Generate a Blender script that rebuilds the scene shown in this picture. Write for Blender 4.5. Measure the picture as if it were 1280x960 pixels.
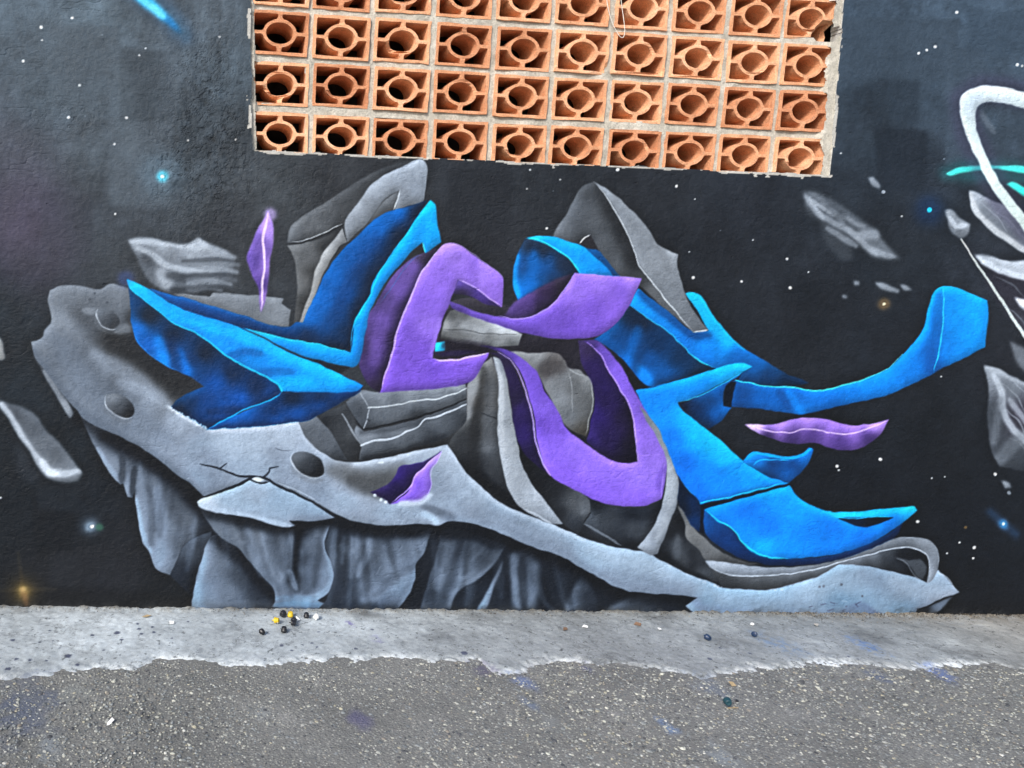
import bpy, math, random
import numpy as np
from mathutils import Matrix, Vector
from mathutils.geometry import tessellate_polygon

# ------------------------------------------------------------------ camera
for o in list(bpy.data.objects):
    bpy.data.objects.remove(o)
SC = bpy.context.scene
COL = SC.collection
FPX, PPX, PPY = 1000.0, 300.0, 480.0            # lens in photo pixels (1280 x 960), off-centre crop
ZB = 2.125                                      # height of the second brick joint above the ground
RM = np.array([[0.99475603, -0.02780303, -0.09842471],
               [0.01387842, 0.99013501, -0.13942755],
               [0.10133026, 0.13733042, 0.98532864]])   # rows: right, down, forward (x right, y down, z into the wall)
CF = np.array([-0.33182867, 0.65492356, -3.25288932])
def w3(v):                                       # fit axes -> world axes
    return Vector((v[0], v[2], -v[1]))
cam_d = bpy.data.cameras.new('camera')
cam = bpy.data.objects.new('camera', cam_d)
COL.objects.link(cam)
SC.camera = cam
r, d, f = w3(RM[0]), w3(RM[1]), w3(RM[2])
pos = Vector((CF[0], CF[2], -CF[1] + ZB))
cam.matrix_world = Matrix(((r.x, -d.x, -f.x, pos.x), (r.y, -d.y, -f.y, pos.y), (r.z, -d.z, -f.z, pos.z), (0, 0, 0, 1)))
cam_d.sensor_fit = 'HORIZONTAL'
cam_d.sensor_width = 36.0
cam_d.lens = 36.0 * FPX / 1280
cam_d.shift_x = (640 - PPX) / 1280
cam_d.shift_y = -(480 - PPY) / 1280
cam_d.clip_start = 0.05
cam_d.clip_end = 500

# ------------------------------------------------------------------ light
EXPOSURE = 1.0
SUN_DIR = Vector((-0.60, -0.66, 0.62)).normalized()        # towards the sun
elev = math.asin(SUN_DIR.z)
world = bpy.data.worlds.new('World')
SC.world = world
world.use_nodes = True
nt = world.node_tree
sky = nt.nodes.new('ShaderNodeTexSky')
sky.sky_type = 'NISHITA'
sky.sun_disc = False
sky.sun_elevation = elev
sky.sun_rotation = math.atan2(SUN_DIR.x, SUN_DIR.y)
sky.air_density = 1.0
sky.dust_density = 2.2
sky.ozone_density = 1.0
bg = nt.nodes['Background']
nt.links.new(sky.outputs[0], bg.inputs[0])
bg.inputs[1].default_value = 0.10
sun_d = bpy.data.lights.new('sun', 'SUN')
sun_d.energy = 2.0
sun_d.angle = math.radians(11)
sun_d.color = (1.0, 0.97, 0.93)
sun = bpy.data.objects.new('sun', sun_d)
COL.objects.link(sun)
sun.rotation_euler = SUN_DIR.to_track_quat('Z', 'Y').to_euler()
sun.location = SUN_DIR * 10
SC.view_settings.view_transform = 'Standard'
SC.view_settings.look = 'None'
SC.view_settings.gamma = 1.0
SC.view_settings.use_curve_mapping = False
SC.view_settings.exposure = EXPOSURE

# ------------------------------------------------------------------ helpers
rng = np.random.default_rng(7)
random.seed(7)
KPAINT = 0.80                                    # photo brightness -> reflectance
def lin(c):
    c = np.asarray(c, dtype=np.float32) / 255.0
    return np.where(c <= 0.04045, c / 12.92, ((c + 0.055) / 1.055) ** 2.4)
def tag(o, label=None, cat=None, group=None, kind=None):
    if label: o['label'] = label
    if cat: o['category'] = cat
    if group: o['group'] = group
    if kind: o['kind'] = kind
    return o
def empty(name, loc):
    o = bpy.data.objects.new(name, None)
    o.empty_display_size = 0.1
    COL.objects.link(o)
    o.location = loc
    return o
def adopt(o, parent):                            # the mesh keeps world coordinates
    o.parent = parent
    o.location = -Vector(parent.location)
    return o
def mesh_np(name, verts, quads, mat, parent=None, cols=None, smooth=False):
    verts = np.asarray(verts, dtype=np.float32)
    quads = np.asarray(quads, dtype=np.int32)
    n = quads.shape[1]
    me = bpy.data.meshes.new(name)
    me.vertices.add(len(verts)); me.vertices.foreach_set('co', verts.ravel())
    me.loops.add(quads.size); me.loops.foreach_set('vertex_index', quads.ravel())
    me.polygons.add(len(quads))
    me.polygons.foreach_set('loop_start', np.arange(0, quads.size, n, dtype=np.int32))
    me.polygons.foreach_set('loop_total', np.full(len(quads), n, dtype=np.int32))
    me.polygons.foreach_set('use_smooth', np.full(len(quads), smooth))
    if cols is not None:
        at = me.attributes.new('paint', 'FLOAT_COLOR', 'POINT')
        c4 = np.ones((len(verts), 4), dtype=np.float32); c4[:, :3] = cols
        at.data.foreach_set('color', c4.ravel())
    me.update(calc_edges=True)
    me.materials.append(mat)
    o = bpy.data.objects.new(name, me)
    COL.objects.link(o)
    if parent is not None:
        adopt(o, parent)
    return o
def mesh_py(name, verts, faces, mat, parent=None, smooth=False):
    me = bpy.data.meshes.new(name)
    me.from_pydata([tuple(v) for v in verts], [], faces)
    me.update()
    for p in me.polygons: p.use_smooth = smooth
    me.materials.append(mat)
    o = bpy.data.objects.new(name, me)
    COL.objects.link(o)
    if parent is not None:
        o.parent = parent
    return o
def noise2(h, w, cell, seed, octs=4, gain=0.5, stretch=1.0):
    """smooth value noise on an h x w lattice, cell = first feature size in samples, range about -1..1"""
    rg = np.random.default_rng(seed)
    out = np.zeros((h, w), dtype=np.float32); amp = 1.0; tot = 0.0
    for k in range(octs):
        cy = max(cell, 1.0); cx = max(cell * stretch, 1.0)
        gy, gx = int(h / cy) + 4, int(w / cx) + 4
        g = rg.uniform(-1, 1, (gy, gx)).astype(np.float32)
        yy = np.arange(h) / cy; xx = np.arange(w) / cx
        y0 = yy.astype(int); x0 = xx.astype(int)
        fy = (yy - y0).astype(np.float32); fx = (xx - x0).astype(np.float32)
        fy = fy * fy * (3 - 2 * fy); fx = fx * fx * (3 - 2 * fx)
        r0 = g[y0]; r1 = g[y0 + 1]
        rr = r0 * (1 - fy[:, None]) + r1 * fy[:, None]
        out += amp * (rr[:, x0] * (1 - fx) + rr[:, x0 + 1] * fx)
        tot += amp; amp *= gain; cell *= 0.5
        if cell < 0.8: break
    return out / tot * 1.6
def project(P):                                  # world points (n,3) -> photo pixels
    q = np.stack([P[:, 0], -(P[:, 2] - ZB), P[:, 1]], 1) - CF
    c = q @ RM.T
    return PPX + FPX * c[:, 0] / c[:, 2], PPY + FPX * c[:, 1] / c[:, 2]
GX0, GZ0, GX1, GZ1 = -0.976, ZB - 2.068, 3.81, ZB - 2.182
GS = (GZ1 - GZ0) / (GX1 - GX0)
def gz(x, y=0.0):                                # the street falls gently along the wall
    return GZ0 + GS * (x - GX0)
def ray(u, v):
    k = RM.T @ np.array([(u - PPX) / FPX, (v - PPY) / FPX, 1.0])
    return np.array([k[0], k[2], -k[1]])
CP = np.array([CF[0], CF[2], -CF[1] + ZB])
def on_wall(u, v):
    k = ray(u, v); t = -CP[1] / k[1]; p = CP + t * k
    return p[0], p[2]
def on_ground(u, v, up=0.0):
    k = ray(u, v)
    t = (GZ0 + up + GS * (CP[0] - GX0) - CP[2]) / (k[2] - GS * k[0])
    return CP + t * k

# ------------------------------------------------------------------ materials
def new_mat(name):
    m = bpy.data.materials.new(name); m.use_nodes = True
    n = m.node_tree.nodes; b = n['Principled BSDF']
    return m, m.node_tree, n, b
def nd(t, kind, **kw):
    x = t.nodes.new(kind)
    for k, v in kw.items(): setattr(x, k, v)
    return x
def tex_noise(t, vec, scale, detail=6, rough=0.6):
    x = nd(t, 'ShaderNodeTexNoise'); x.inputs['Scale'].default_value = scale
    x.inputs['Detail'].default_value = detail; x.inputs['Roughness'].default_value = rough
    if vec is not None: t.links.new(vec, x.inputs['Vector'])
    return x
def ramp(t, src, stops):
    x = nd(t, 'ShaderNodeValToRGB'); e = x.color_ramp.elements
    while len(e) < len(stops): e.new(0.5)
    for el, (p, c) in zip(e, stops):
        el.position = p; el.color = (c[0], c[1], c[2], 1) if not isinstance(c, (int, float)) else (c, c, c, 1)
    t.links.new(src, x.inputs[0])
    return x
def mixc(t, a, b, fac, mode='MIX'):
    x = nd(t, 'ShaderNodeMix', data_type='RGBA', blend_type=mode)
    for s, v in ((0, fac), (6, a), (7, b)):
        if isinstance(v, (int, float)): x.inputs[s].default_value = v
        elif isinstance(v, tuple): x.inputs[s].default_value = (*v, 1)
        else: t.links.new(v, x.inputs[s])
    return x.outputs[2]
def bump(t, b, height, strength, dist):
    x = nd(t, 'ShaderNodeBump'); x.inputs['Strength'].default_value = strength; x.inputs['Distance'].default_value = dist
    t.links.new(height, x.inputs['Height']); t.links.new(x.outputs[0], b.inputs['Normal'])
def madd(t, a, b, op='ADD'):
    x = nd(t, 'ShaderNodeMath', operation=op)
    for i, v in enumerate((a, b)):
        if isinstance(v, (int, float)): x.inputs[i].default_value = v
        else: t.links.new(v, x.inputs[i])
    return x.outputs[0]

def wall_paint():
    m, t, n, b = new_mat('painted_plaster')
    at = nd(t, 'ShaderNodeAttribute', attribute_name='paint')
    co = nd(t, 'ShaderNodeTexCoord').outputs['Object']
    mp = nd(t, 'ShaderNodeMapping'); mp.inputs['Scale'].default_value = (0.6, 1, 1); t.links.new(co, mp.inputs[0])
    streak = tex_noise(t, mp.outputs[0], 90, 5, 0.6)
    grain = tex_noise(t, co, 320, 3, 0.6)
    blot = tex_noise(t, co, 5, 6, 0.62)
    c = mixc(t, at.outputs['Color'], ramp(t, blot.outputs[0], [(0.3, 0.80), (0.7, 1.16)]).outputs[0], 1.0, 'MULTIPLY')
    c = mixc(t, c, ramp(t, grain.outputs[0], [(0.30, 0.86), (0.66, 1.10)]).outputs[0], 1.0, 'MULTIPLY')
    t.links.new(c, b.inputs['Base Color'])
    t.links.new(ramp(t, blot.outputs[0], [(0.3, 0.52), (0.7, 0.78)]).outputs[0], b.inputs['Roughness'])
    mid_ = tex_noise(t, co, 26, 6, 0.7)
    c = mixc(t, c, ramp(t, mid_.outputs[0], [(0.32, 0.84), (0.5, 1.0), (0.70, 1.10)]).outputs[0], 1.0, 'MULTIPLY')
    t.links.new(c, b.inputs['Base Color'])
    b.inputs['Specular IOR Level'].default_value = 0.2
    lump = tex_noise(t, co, 38, 4, 0.55)
    h = madd(t, madd(t, streak.outputs[0], 1.0, 'MULTIPLY'), madd(t, grain.outputs[0], 0.4, 'MULTIPLY'))
    h = madd(t, h, madd(t, lump.outputs[0], 1.6, 'MULTIPLY'))
    bump(t, b, h, 0.62, 0.0048)
    return m
def terracotta():
    m, t, n, b = new_mat('terracotta')
    co = nd(t, 'ShaderNodeTexCoord').outputs['Object']
    oi = nd(t, 'ShaderNodeObjectInfo')
    a = nd(t, 'ShaderNodeVectorMath', operation='ADD'); t.links.new(co, a.inputs[0]); t.links.new(oi.outputs['Location'], a.inputs[1])
    big = tex_noise(t, a.outputs[0], 14, 5, 0.6)
    fine = tex_noise(t, a.outputs[0], 160, 4, 0.65)
    c = ramp(t, big.outputs[0], [(0.25, (0.54, 0.245, 0.130)), (0.55, (0.74, 0.385, 0.215)), (0.8, (0.84, 0.51, 0.33))]).outputs[0]
    c = mixc(t, c, ramp(t, fine.outputs[0], [(0.28, 0.62), (0.5, 0.98), (0.72, 1.2)]).outputs[0], 1.0, 'MULTIPLY')
    stain = tex_noise(t, a.outputs[0], 30, 6, 0.7)
    c = mixc(t, c, (0.36, 0.135, 0.065), ramp(t, stain.outputs[0], [(0.56, 0.0), (0.74, 0.6)]).outputs[0])
    tone = ramp(t, oi.outputs['Random'], [(0.0, (0.84, 0.74, 0.70)), (0.5, (1.0, 0.98, 0.96)), (1.0, (1.12, 1.18, 1.22))]).outputs[0]
    c = mixc(t, c, tone, 1.0, 'MULTIPLY')
    dust = tex_noise(t, a.outputs[0], 45, 6, 0.75)
    c = mixc(t, c, (0.55, 0.47, 0.40), ramp(t, dust.outputs[0], [(0.60, 0.0), (0.80, 0.75)]).outputs[0])
    t.links.new(c, b.inputs['Base Color'])
    b.inputs['Roughness'].default_value = 0.85
    b.inputs['Specular IOR Level'].default_value = 0.2
    mp = nd(t, 'ShaderNodeMapping'); mp.inputs['Scale'].default_value = (1, 0.12, 1); t.links.new(a.outputs[0], mp.inputs[0])
    sc = tex_noise(t, mp.outputs[0], 220, 3, 0.6)
    bump(t, b, madd(t, fine.outputs[0], sc.outputs[0]), 0.8, 0.003)
    return m
def rough_mat(name, c0, c1, c2, s1=12, s2=140, bmp=0.6, dist=0.004, rough=0.9, attr=False):
    m, t, n, b = new_mat(name)
    co = nd(t, 'ShaderNodeTexCoord').outputs['Object']
    big = tex_noise(t, co, s1, 6, 0.65); fine = tex_noise(t, co, s2, 5, 0.7)
    c = ramp(t, big.outputs[0], [(0.28, c0), (0.52, c1), (0.76, c2)]).outputs[0]
    if attr:
        at = nd(t, 'ShaderNodeAttribute', attribute_name='paint')
        c = mixc(t, at.outputs['Color'], ramp(t, big.outputs[0], [(0.3, 0.82), (0.7, 1.15)]).outputs[0], 1.0, 'MULTIPLY')
    c = mixc(t, c, ramp(t, fine.outputs[0], [(0.28, 0.66), (0.5, 1.0), (0.72, 1.28)]).outputs[0], 1.0, 'MULTIPLY')
    t.links.new(c, b.inputs['Base Color'])
    b.inputs['Roughness'].default_value = rough
    b.inputs['Specular IOR Level'].default_value = 0.25
    bump(t, b, madd(t, fine.outputs[0], big.outputs[0]), bmp, dist)
    return m
def asphalt():
    m, t, n, b = new_mat('asphalt')
    co = nd(t, 'ShaderNodeTexCoord').outputs['Object']
    vo = nd(t, 'ShaderNodeTexVoronoi'); vo.inputs['Scale'].default_value = 120; t.links.new(co, vo.inputs['Vector'])
    sep = nd(t, 'ShaderNodeSeparateColor'); t.links.new(vo.outputs['Color'], sep.inputs[0])
    stone = ramp(t, sep.outputs[0], [(0.0, (0.105, 0.106, 0.100)), (0.35, (0.172, 0.174, 0.166)), (0.7, (0.245, 0.247, 0.232)), (0.92, (0.345, 0.345, 0.31)), (1.0, (0.45, 0.45, 0.40))]).outputs[0]
    edge = ramp(t, vo.outputs['Distance'], [(0.25, 0.0), (0.55, 1.0)]).outputs[0]
    fine = tex_noise(t, co, 500, 4, 0.7)
    binder = ramp(t, fine.outputs[0], [(0.3, (0.125, 0.127, 0.121)), (0.7, (0.235, 0.237, 0.226))]).outputs[0]
    c = mixc(t, stone, binder, edge)
    big = tex_noise(t, co, 2.2, 7, 0.65)
    c = mixc(t, c, ramp(t, big.outputs[0], [(0.3, 0.78), (0.7, 1.24)]).outputs[0], 1.0, 'MULTIPLY')
    pal = tex_noise(t, co, 4.5, 8, 0.7)
    c = mixc(t, c, (0.35, 0.35, 0.335), ramp(t, pal.outputs[0], [(0.60, 0.0), (0.75, 0.55)]).outputs[0])
    at = nd(t, 'ShaderNodeAttribute', attribute_name='paint')
    c = mixc(t, c, at.outputs['Color'], at.outputs['Alpha'])
    t.links.new(c, b.inputs['Base Color'])
    b.inputs['Roughness'].default_value = 0.85
    b.inputs['Specular IOR Level'].default_value = 0.3
    inv = madd(t, 1.0, vo.outputs['Distance'], 'SUBTRACT')
    bump(t, b, madd(t, inv, fine.outputs[0]), 0.7, 0.004)
    return m
def simple(name, c, rough=0.5, var=0.15, scale=200):
    m, t, n, b = new_mat(name)
    co = nd(t, 'ShaderNodeTexCoord').outputs['Object']
    ns = tex_noise(t, co, scale, 3, 0.6)
    k = ramp(t, ns.outputs[0], [(0.3, 1 - var), (0.7, 1 + var)]).outputs[0]
    t.links.new(mixc(t, c, k, 1.0, 'MULTIPLY'), b.inputs['Base Color'])
    b.inputs['Roughness'].default_value = rough
    return m
M_PAINT = wall_paint()
M_CLAY = terracotta()
M_MORTAR = rough_mat('mortar', (0.34, 0.32, 0.27), (0.50, 0.47, 0.405), (0.66, 0.63, 0.56), 16, 130, 0.9, 0.006)
M_CEMENT = rough_mat('bare_cement', (0.30, 0.30, 0.29), (0.44, 0.44, 0.42), (0.66, 0.66, 0.64), 30, 150, 0.8, 0.005)
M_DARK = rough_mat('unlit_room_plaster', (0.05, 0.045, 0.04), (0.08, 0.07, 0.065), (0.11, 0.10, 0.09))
def concrete():
    m, t, n, b = new_mat('worn_concrete')
    co = nd(t, 'ShaderNodeTexCoord').outputs['Object']
    at = nd(t, 'ShaderNodeAttribute', attribute_name='paint')
    big = tex_noise(t, co, 9, 8, 0.72); fine = tex_noise(t, co, 330, 5, 0.75); spk = tex_noise(t, co, 120, 4, 0.7)
    c = mixc(t, at.outputs['Color'], ramp(t, big.outputs[0], [(0.3, 0.74), (0.5, 1.0), (0.7, 1.2)]).outputs[0], 1.0, 'MULTIPLY')
    c = mixc(t, c, ramp(t, fine.outputs[0], [(0.3, 0.55), (0.5, 1.0), (0.7, 1.35)]).outputs[0], 1.0, 'MULTIPLY')
    c = mixc(t, c, (0.10, 0.10, 0.105), ramp(t, spk.outputs[0], [(0.64, 0.0), (0.70, 0.7)]).outputs[0])
    cr = nd(t, 'ShaderNodeTexVoronoi', feature='DISTANCE_TO_EDGE'); cr.inputs['Scale'].default_value = 1.1
    wp = nd(t, 'ShaderNodeVectorMath', operation='ADD'); t.links.new(co, wp.inputs[0])
    wn = tex_noise(t, co, 6, 6, 0.7); sc = nd(t, 'ShaderNodeVectorMath', operation='SCALE'); t.links.new(wn.outputs['Color'], sc.inputs[0]); sc.inputs['Scale'].default_value = 0.35
    t.links.new(sc.outputs[0], wp.inputs[1]); t.links.new(wp.outputs[0], cr.inputs['Vector'])
    line = ramp(t, cr.outputs['Distance'], [(0.0, 1.0), (0.006, 0.0)]).outputs[0]
    c = mixc(t, c, (0.07, 0.07, 0.07), madd(t, line, 0.55, 'MULTIPLY'))
    t.links.new(c, b.inputs['Base Color']); b.inputs['Roughness'].default_value = 0.88; b.inputs['Specular IOR Level'].default_value = 0.25
    bump(t, b, madd(t, fine.outputs[0], madd(t, big.outputs[0], 2.0, 'MULTIPLY')), 0.6, 0.003)
    return m
M_CONC = concrete()
M_ASPH = asphalt()

# ------------------------------------------------------------------ the mural, painted on a canvas in wall-photo pixels
S = 1.2
CX0, CY0, CX1, CY1 = -90, -60, 1370, 815
HC, WC = int((CY1 - CY0) * S), int((CX1 - CX0) * S)
CAN = np.zeros((HC, WC, 3), dtype=np.float32)
LAB = np.zeros((HC, WC), dtype=np.int16)
PARTS = []                                       # (name, label, parent index or None)
CUR = None
def spline(pts, closed, step=2.0):
    P = [np.array(p[:2], float) for p in pts]; n = len(P); out = []
    rngi = range(n) if closed else range(n - 1)
    def tang(i):
        if not closed and (i == 0 or i == n - 1): return None
        a, b, c = P[(i - 1) % n], P[i % n], P[(i + 1) % n]
        u, v = b - a, c - b
        lu, lv = np.hypot(*u) + 1e-6, np.hypot(*v) + 1e-6
        if (u @ v) / (lu * lv) < 0.60: return None          # a corner
        d_ = (c - a); return d_ / (np.hypot(*d_) + 1e-6)
    T = [tang(i) for i in range(n)]
    for i in rngi:
        a, b = P[i], P[(i + 1) % n]; L_ = np.hypot(*(b - a)); dr = (b - a) / (L_ + 1e-6)
        ma = (T[i] if T[i] is not None else dr) * L_; mb = (T[(i + 1) % n] if T[(i + 1) % n] is not None else dr) * L_
        k = max(2, int(L_ / step)); s = np.linspace(0, 1, k, endpoint=False)[:, None]
        out.append((2*s**3 - 3*s**2 + 1) * a + (s**3 - 2*s**2 + s) * ma + (-2*s**3 + 3*s**2) * b + (s**3 - s**2) * mb)
    if not closed: out.append(P[-1][None])
    return np.concatenate(out)
def blur(a, s):
    if s < 0.3: return a
    r_ = int(3 * s) + 1; k = np.exp(-0.5 * (np.arange(-r_, r_ + 1) / s) ** 2); k /= k.sum()
    for ax in (0, 1):
        pad = [(0, 0), (0, 0)]; pad[ax] = (r_, r_)
        b = np.pad(a, pad); o = np.zeros_like(a)
        for i, kk in enumerate(k):
            o += kk * (b[i:i + a.shape[0]] if ax == 0 else b[:, i:i + a.shape[1]])
        a = o
    return a
def poly_mask(pts, soft):
    q = (spline(pts, True) - (CX0, CY0)) * S
    pad = int(4 * soft * S) + 3
    x0, x1 = max(0, int(q[:, 0].min()) - pad), min(WC, int(q[:, 0].max()) + pad)
    y0, y1 = max(0, int(q[:, 1].min()) - pad), min(HC, int(q[:, 1].max()) + pad)
    if x1 <= x0 or y1 <= y0: return None
    h, w = y1 - y0, x1 - x0; cum = np.zeros((h, w), dtype=np.float32)
    A = q; B = np.roll(q, -1, 0); SS = 4; cols = np.arange(w)
    for yy in range(h):
        for k in range(SS):
            y = y0 + yy + (k + 0.5) / SS
            e = ((A[:, 1] <= y) != (B[:, 1] <= y))
            if not e.any(): continue
            a, b = A[e], B[e]
            xs = np.sort(a[:, 0] + (y - a[:, 1]) / (b[:, 1] - a[:, 1]) * (b[:, 0] - a[:, 0])) - x0
            for j in range(0, len(xs) - 1, 2):
                l, r_ = xs[j], xs[j + 1]
                i0, i1 = max(0, int(l)), min(w, int(r_) + 2)
                if i1 > i0:
                    cum[yy, i0:i1] += np.clip(np.minimum(r_, cols[i0:i1] + 1) - np.maximum(l, cols[i0:i1]), 0, 1) / SS
    return (slice(y0, y1), slice(x0, x1)), blur(cum, soft * S)
def field(sl, cols, p=2.9, soft=7.0):
    yy = (np.arange(sl[0].start, sl[0].stop) / S + CY0)[:, None]; xx = (np.arange(sl[1].start, sl[1].stop) / S + CX0)[None]
    num = 0; den = 0
    for x, y, c in cols:
        w = 1.0 / ((xx - x) ** 2 + (yy - y) ** 2 + soft ** 2) ** (p / 2)
        num = num + w[..., None] * np.array(c, dtype=np.float32); den = den + w
    return (num / den[..., None]).astype(np.float32)
def g(v, b=6):                                   # a cool grey of the mural
    return (v - b * 0.95, v + b * 0.05, v + b * 1.5)
def part(name, label=None, parent=None):
    PARTS.append((name, label, parent)); return len(PARTS)
def P(pid, pts, cols, soft=0.55, a=1.0, p=2.9, bev=0.13):
    """a filled form; cols: one colour or [(x, y, colour)...]"""
    global CUR
    mm = poly_mask(pts, soft)
    if mm is None: CUR = None; return
    sl, m = mm
    c = field(sl, cols, p) if isinstance(cols, list) else np.array(cols, dtype=np.float32)
    if pid and min(m.shape) > 12 * S:                # airbrushed roundness: paler towards the upper left edge, deeper towards the lower right
        sg = 5.0 * S; gy_, gx_ = np.gradient(blur(m, sg)); sh = np.clip((0.55 * gx_ + 0.83 * gy_) * sg * 2.5, -1, 1)
        c = c * (1 + bev * np.where(sh > 0, 0.8 * sh, 1.5 * sh))[..., None] + (np.clip(sh, 0, 1) * 70 * bev)[..., None]
    CAN[sl] += (m * a)[..., None] * (c - CAN[sl])
    if pid: LAB[sl][m > 0.5] = pid
    CUR = (sl, m)
def stamp(pts, w, soft, taper):
    q = spline(pts, False, 0.8); n = len(q)
    if np.ndim(w): ws = np.interp(np.linspace(0, 1, n), np.linspace(0, 1, len(w)), w) / 2
    else:
        ws = np.full(n, w / 2.0)
        if taper: ws = ws * np.clip(np.minimum(np.linspace(0, 1, n), np.linspace(1, 0, n)) * 5 + 0.25, 0, 1)
    q = (q - (CX0, CY0)) * S; ws = ws * S; so = soft * S
    R_ = ws.max() + (so if so < 1.6 else so * 2.4) + 2
    x0, x1 = max(0, int(q[:, 0].min() - R_)), min(WC, int(q[:, 0].max() + R_) + 1)
    y0, y1 = max(0, int(q[:, 1].min() - R_)), min(HC, int(q[:, 1].max() + R_) + 1)
    if x1 <= x0 or y1 <= y0: return None
    m = np.zeros((y1 - y0, x1 - x0), dtype=np.float32)
    for (x, y), r_ in zip(q, ws):
        a0, a1 = max(x0, int(x - R_)), min(x1, int(x + R_) + 2); b0, b1 = max(y0, int(y - R_)), min(y1, int(y + R_) + 2)
        if a1 <= a0 or b1 <= b0: continue
        dd = np.hypot(np.arange(a0, a1)[None] + 0.5 - x, np.arange(b0, b1)[:, None] + 0.5 - y)
        if so < 1.6: v = np.clip((r_ - dd) / max(so, 0.5) + 0.5, 0, 1) * min(1.0, 2 * r_)
        else: v = np.exp(-np.clip(dd - r_, 0, None) ** 2 / (2 * so * so))
        s_ = m[b0 - y0:b1 - y0, a0 - x0:a1 - x0]
        np.maximum(s_, v, out=s_)
    return (slice(y0, y1), slice(x0, x1)), m
def K(pts, w, col, a=0.7, soft=3.0, taper=True, clip=True, pid=0):
    """a stroke; clipped to the last form unless clip is off"""
    mm = stamp(pts, w, soft, taper)
    if mm is None: return
    sl, m = mm
    m = m * a
    if clip and CUR is not None:
        cs, cm = CUR
        y0, y1 = max(sl[0].start, cs[0].start), min(sl[0].stop, cs[0].stop); x0, x1 = max(sl[1].start, cs[1].start), min(sl[1].stop, cs[1].stop)
        if y1 <= y0 or x1 <= x0: return
        m = m[y0 - sl[0].start:y1 - sl[0].start, x0 - sl[1].start:x1 - sl[1].start] * np.clip(cm[y0 - cs[0].start:y1 - cs[0].start, x0 - cs[1].start:x1 - cs[1].start], 0, 1)
        sl = (slice(y0, y1), slice(x0, x1))
    CAN[sl] += m[..., None] * (np.array(col, dtype=np.float32) - CAN[sl])
    if pid: LAB[sl][m > 0.5 * a] = pid
def H(pts, w=1.6, col=(205, 212, 220), a=0.9, soft=0.8, taper=True):      # a thin highlight or crack line
    K(pts, [k * 0.9 for k in w] if np.ndim(w) else w * 0.9, col, min(1.0, a * 0.86), soft, taper, clip=False)
def dot(x, y, r_, col, a=1.0, soft=0.8): K([(x, y), (x + 0.3, y)], 2 * r_, col, a, soft, False, clip=False)

# --- night sky ground coat
ALL = (slice(0, HC), slice(0, WC))
CAN[:] = field(ALL, [
    (0, 0, (88, 101, 112)), (120, 20, (88, 101, 111)), (250, 30, (82, 92, 101)), (300, 90, (78, 89, 98)), (60, 120, (84, 96, 106)), (160, 110, (80, 90, 99)),
    (20, 200, (82, 85, 97)), (120, 190, (84, 93, 101)), (230, 200, (74, 83, 91)), (30, 290, (74, 70, 84)), (110, 300, (68, 75, 83)), (10, 380, (40, 50, 58)), (40, 340, (56, 62, 70)),
    (150, 330, (66, 71, 77)), (340, 230, (70, 75, 80)), (310, 290, (62, 65, 70)), (420, 215, (62, 65, 70)), (580, 230, (52, 56, 62)), (600, 300, (48, 50, 55)), (680, 230, (46, 50, 55)),
    (820, 240, (48, 52, 58)), (930, 260, (44, 49, 57)), (900, 330, (40, 44, 50)), (1000, 420, (38, 42, 48)), (1080, 60, (68, 84, 100)), (1180, 40, (72, 88, 104)), (1260, 60, (74, 90, 106)),
    (1100, 160, (54, 66, 78)), (1150, 110, (62, 76, 90)), (1240, 180, (66, 80, 94)), (1150, 210, (50, 60, 72)), (1130, 300, (45, 52, 60)), (1250, 320, (52, 58, 68)), (1100, 420, (38, 43, 50)), (1260, 440, (48, 52, 60)),
    (1180, 520, (34, 39, 45)), (1060, 600, (28, 34, 42)), (1200, 640, (26, 32, 40)), (1270, 700, (26, 33, 41)), (1240, 755, (26, 30, 36)),
    (20, 470, (36, 46, 54)), (60, 560, (32, 42, 50)), (20, 640, (26, 36, 44)), (100, 650, (30, 38, 46)), (140, 700, (38, 40, 45)), (60, 700, (34, 36, 40)), (200, 745, (28, 32, 36)), (80, 750, (30, 32, 36)),
    (480, 240, (58, 61, 66)), (1200, 580, (30, 35, 41))], p=3.0, soft=30)
nz = noise2(HC, WC, 70 * S, 3, 6, 0.6)
CAN *= (1 + 0.13 * nz + 0.05 * noise2(HC, WC, 16 * S, 4, 4, 0.65))[..., None]
# roller patches
for x0, y0, x1, y1, v in ((60, 30, 150, 150, 4), (150, 60, 210, 170, -5), (200, 110, 260, 200, -4), (50, 240, 115, 330, -6), (135, 150, 215, 260, 5), (1210, 10, 1290, 70, -7),
                          (1110, 100, 1150, 155, -6), (1095, 160, 1160, 240, -7), (1030, 20, 1200, 100, 4), (40, 620, 95, 690, -7), (95, 685, 175, 735, 6), (60, 690, 100, 735, 7), (45, 590, 100, 640, 5), (1180, 60, 1230, 210, 4), (560, 210, 640, 290, -4)):
    P(0, [(x0, y0), (x1, y0 + 3), (x1 - 2, y1), (x0 + 2, y1 - 3)], tuple(CAN[int((0.5*(y0+y1)-CY0)*S), int((min(0.5*(x0+x1), 1360)-CX0)*S)] + v), soft=2.5, a=0.8)
K([(-60, 300), (30, 270), (45, 330)], 60, (88, 76, 98), 0.35, 22, clip=False)
K([(-20, 757), (100, 752), (240, 756)], 14, (24, 26, 28), 0.6, 6, clip=False)
K([(700, 760), (1400, 766)], 10, (22, 24, 28), 0.7, 6, clip=False)
K([(210, 60), (212, 110), (205, 160)], 10, (92, 102, 112), 0.3, 7, clip=False)
K([(150, 90), (158, 140), (160, 190)], 10, (96, 106, 114), 0.28, 7, clip=False)

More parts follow.
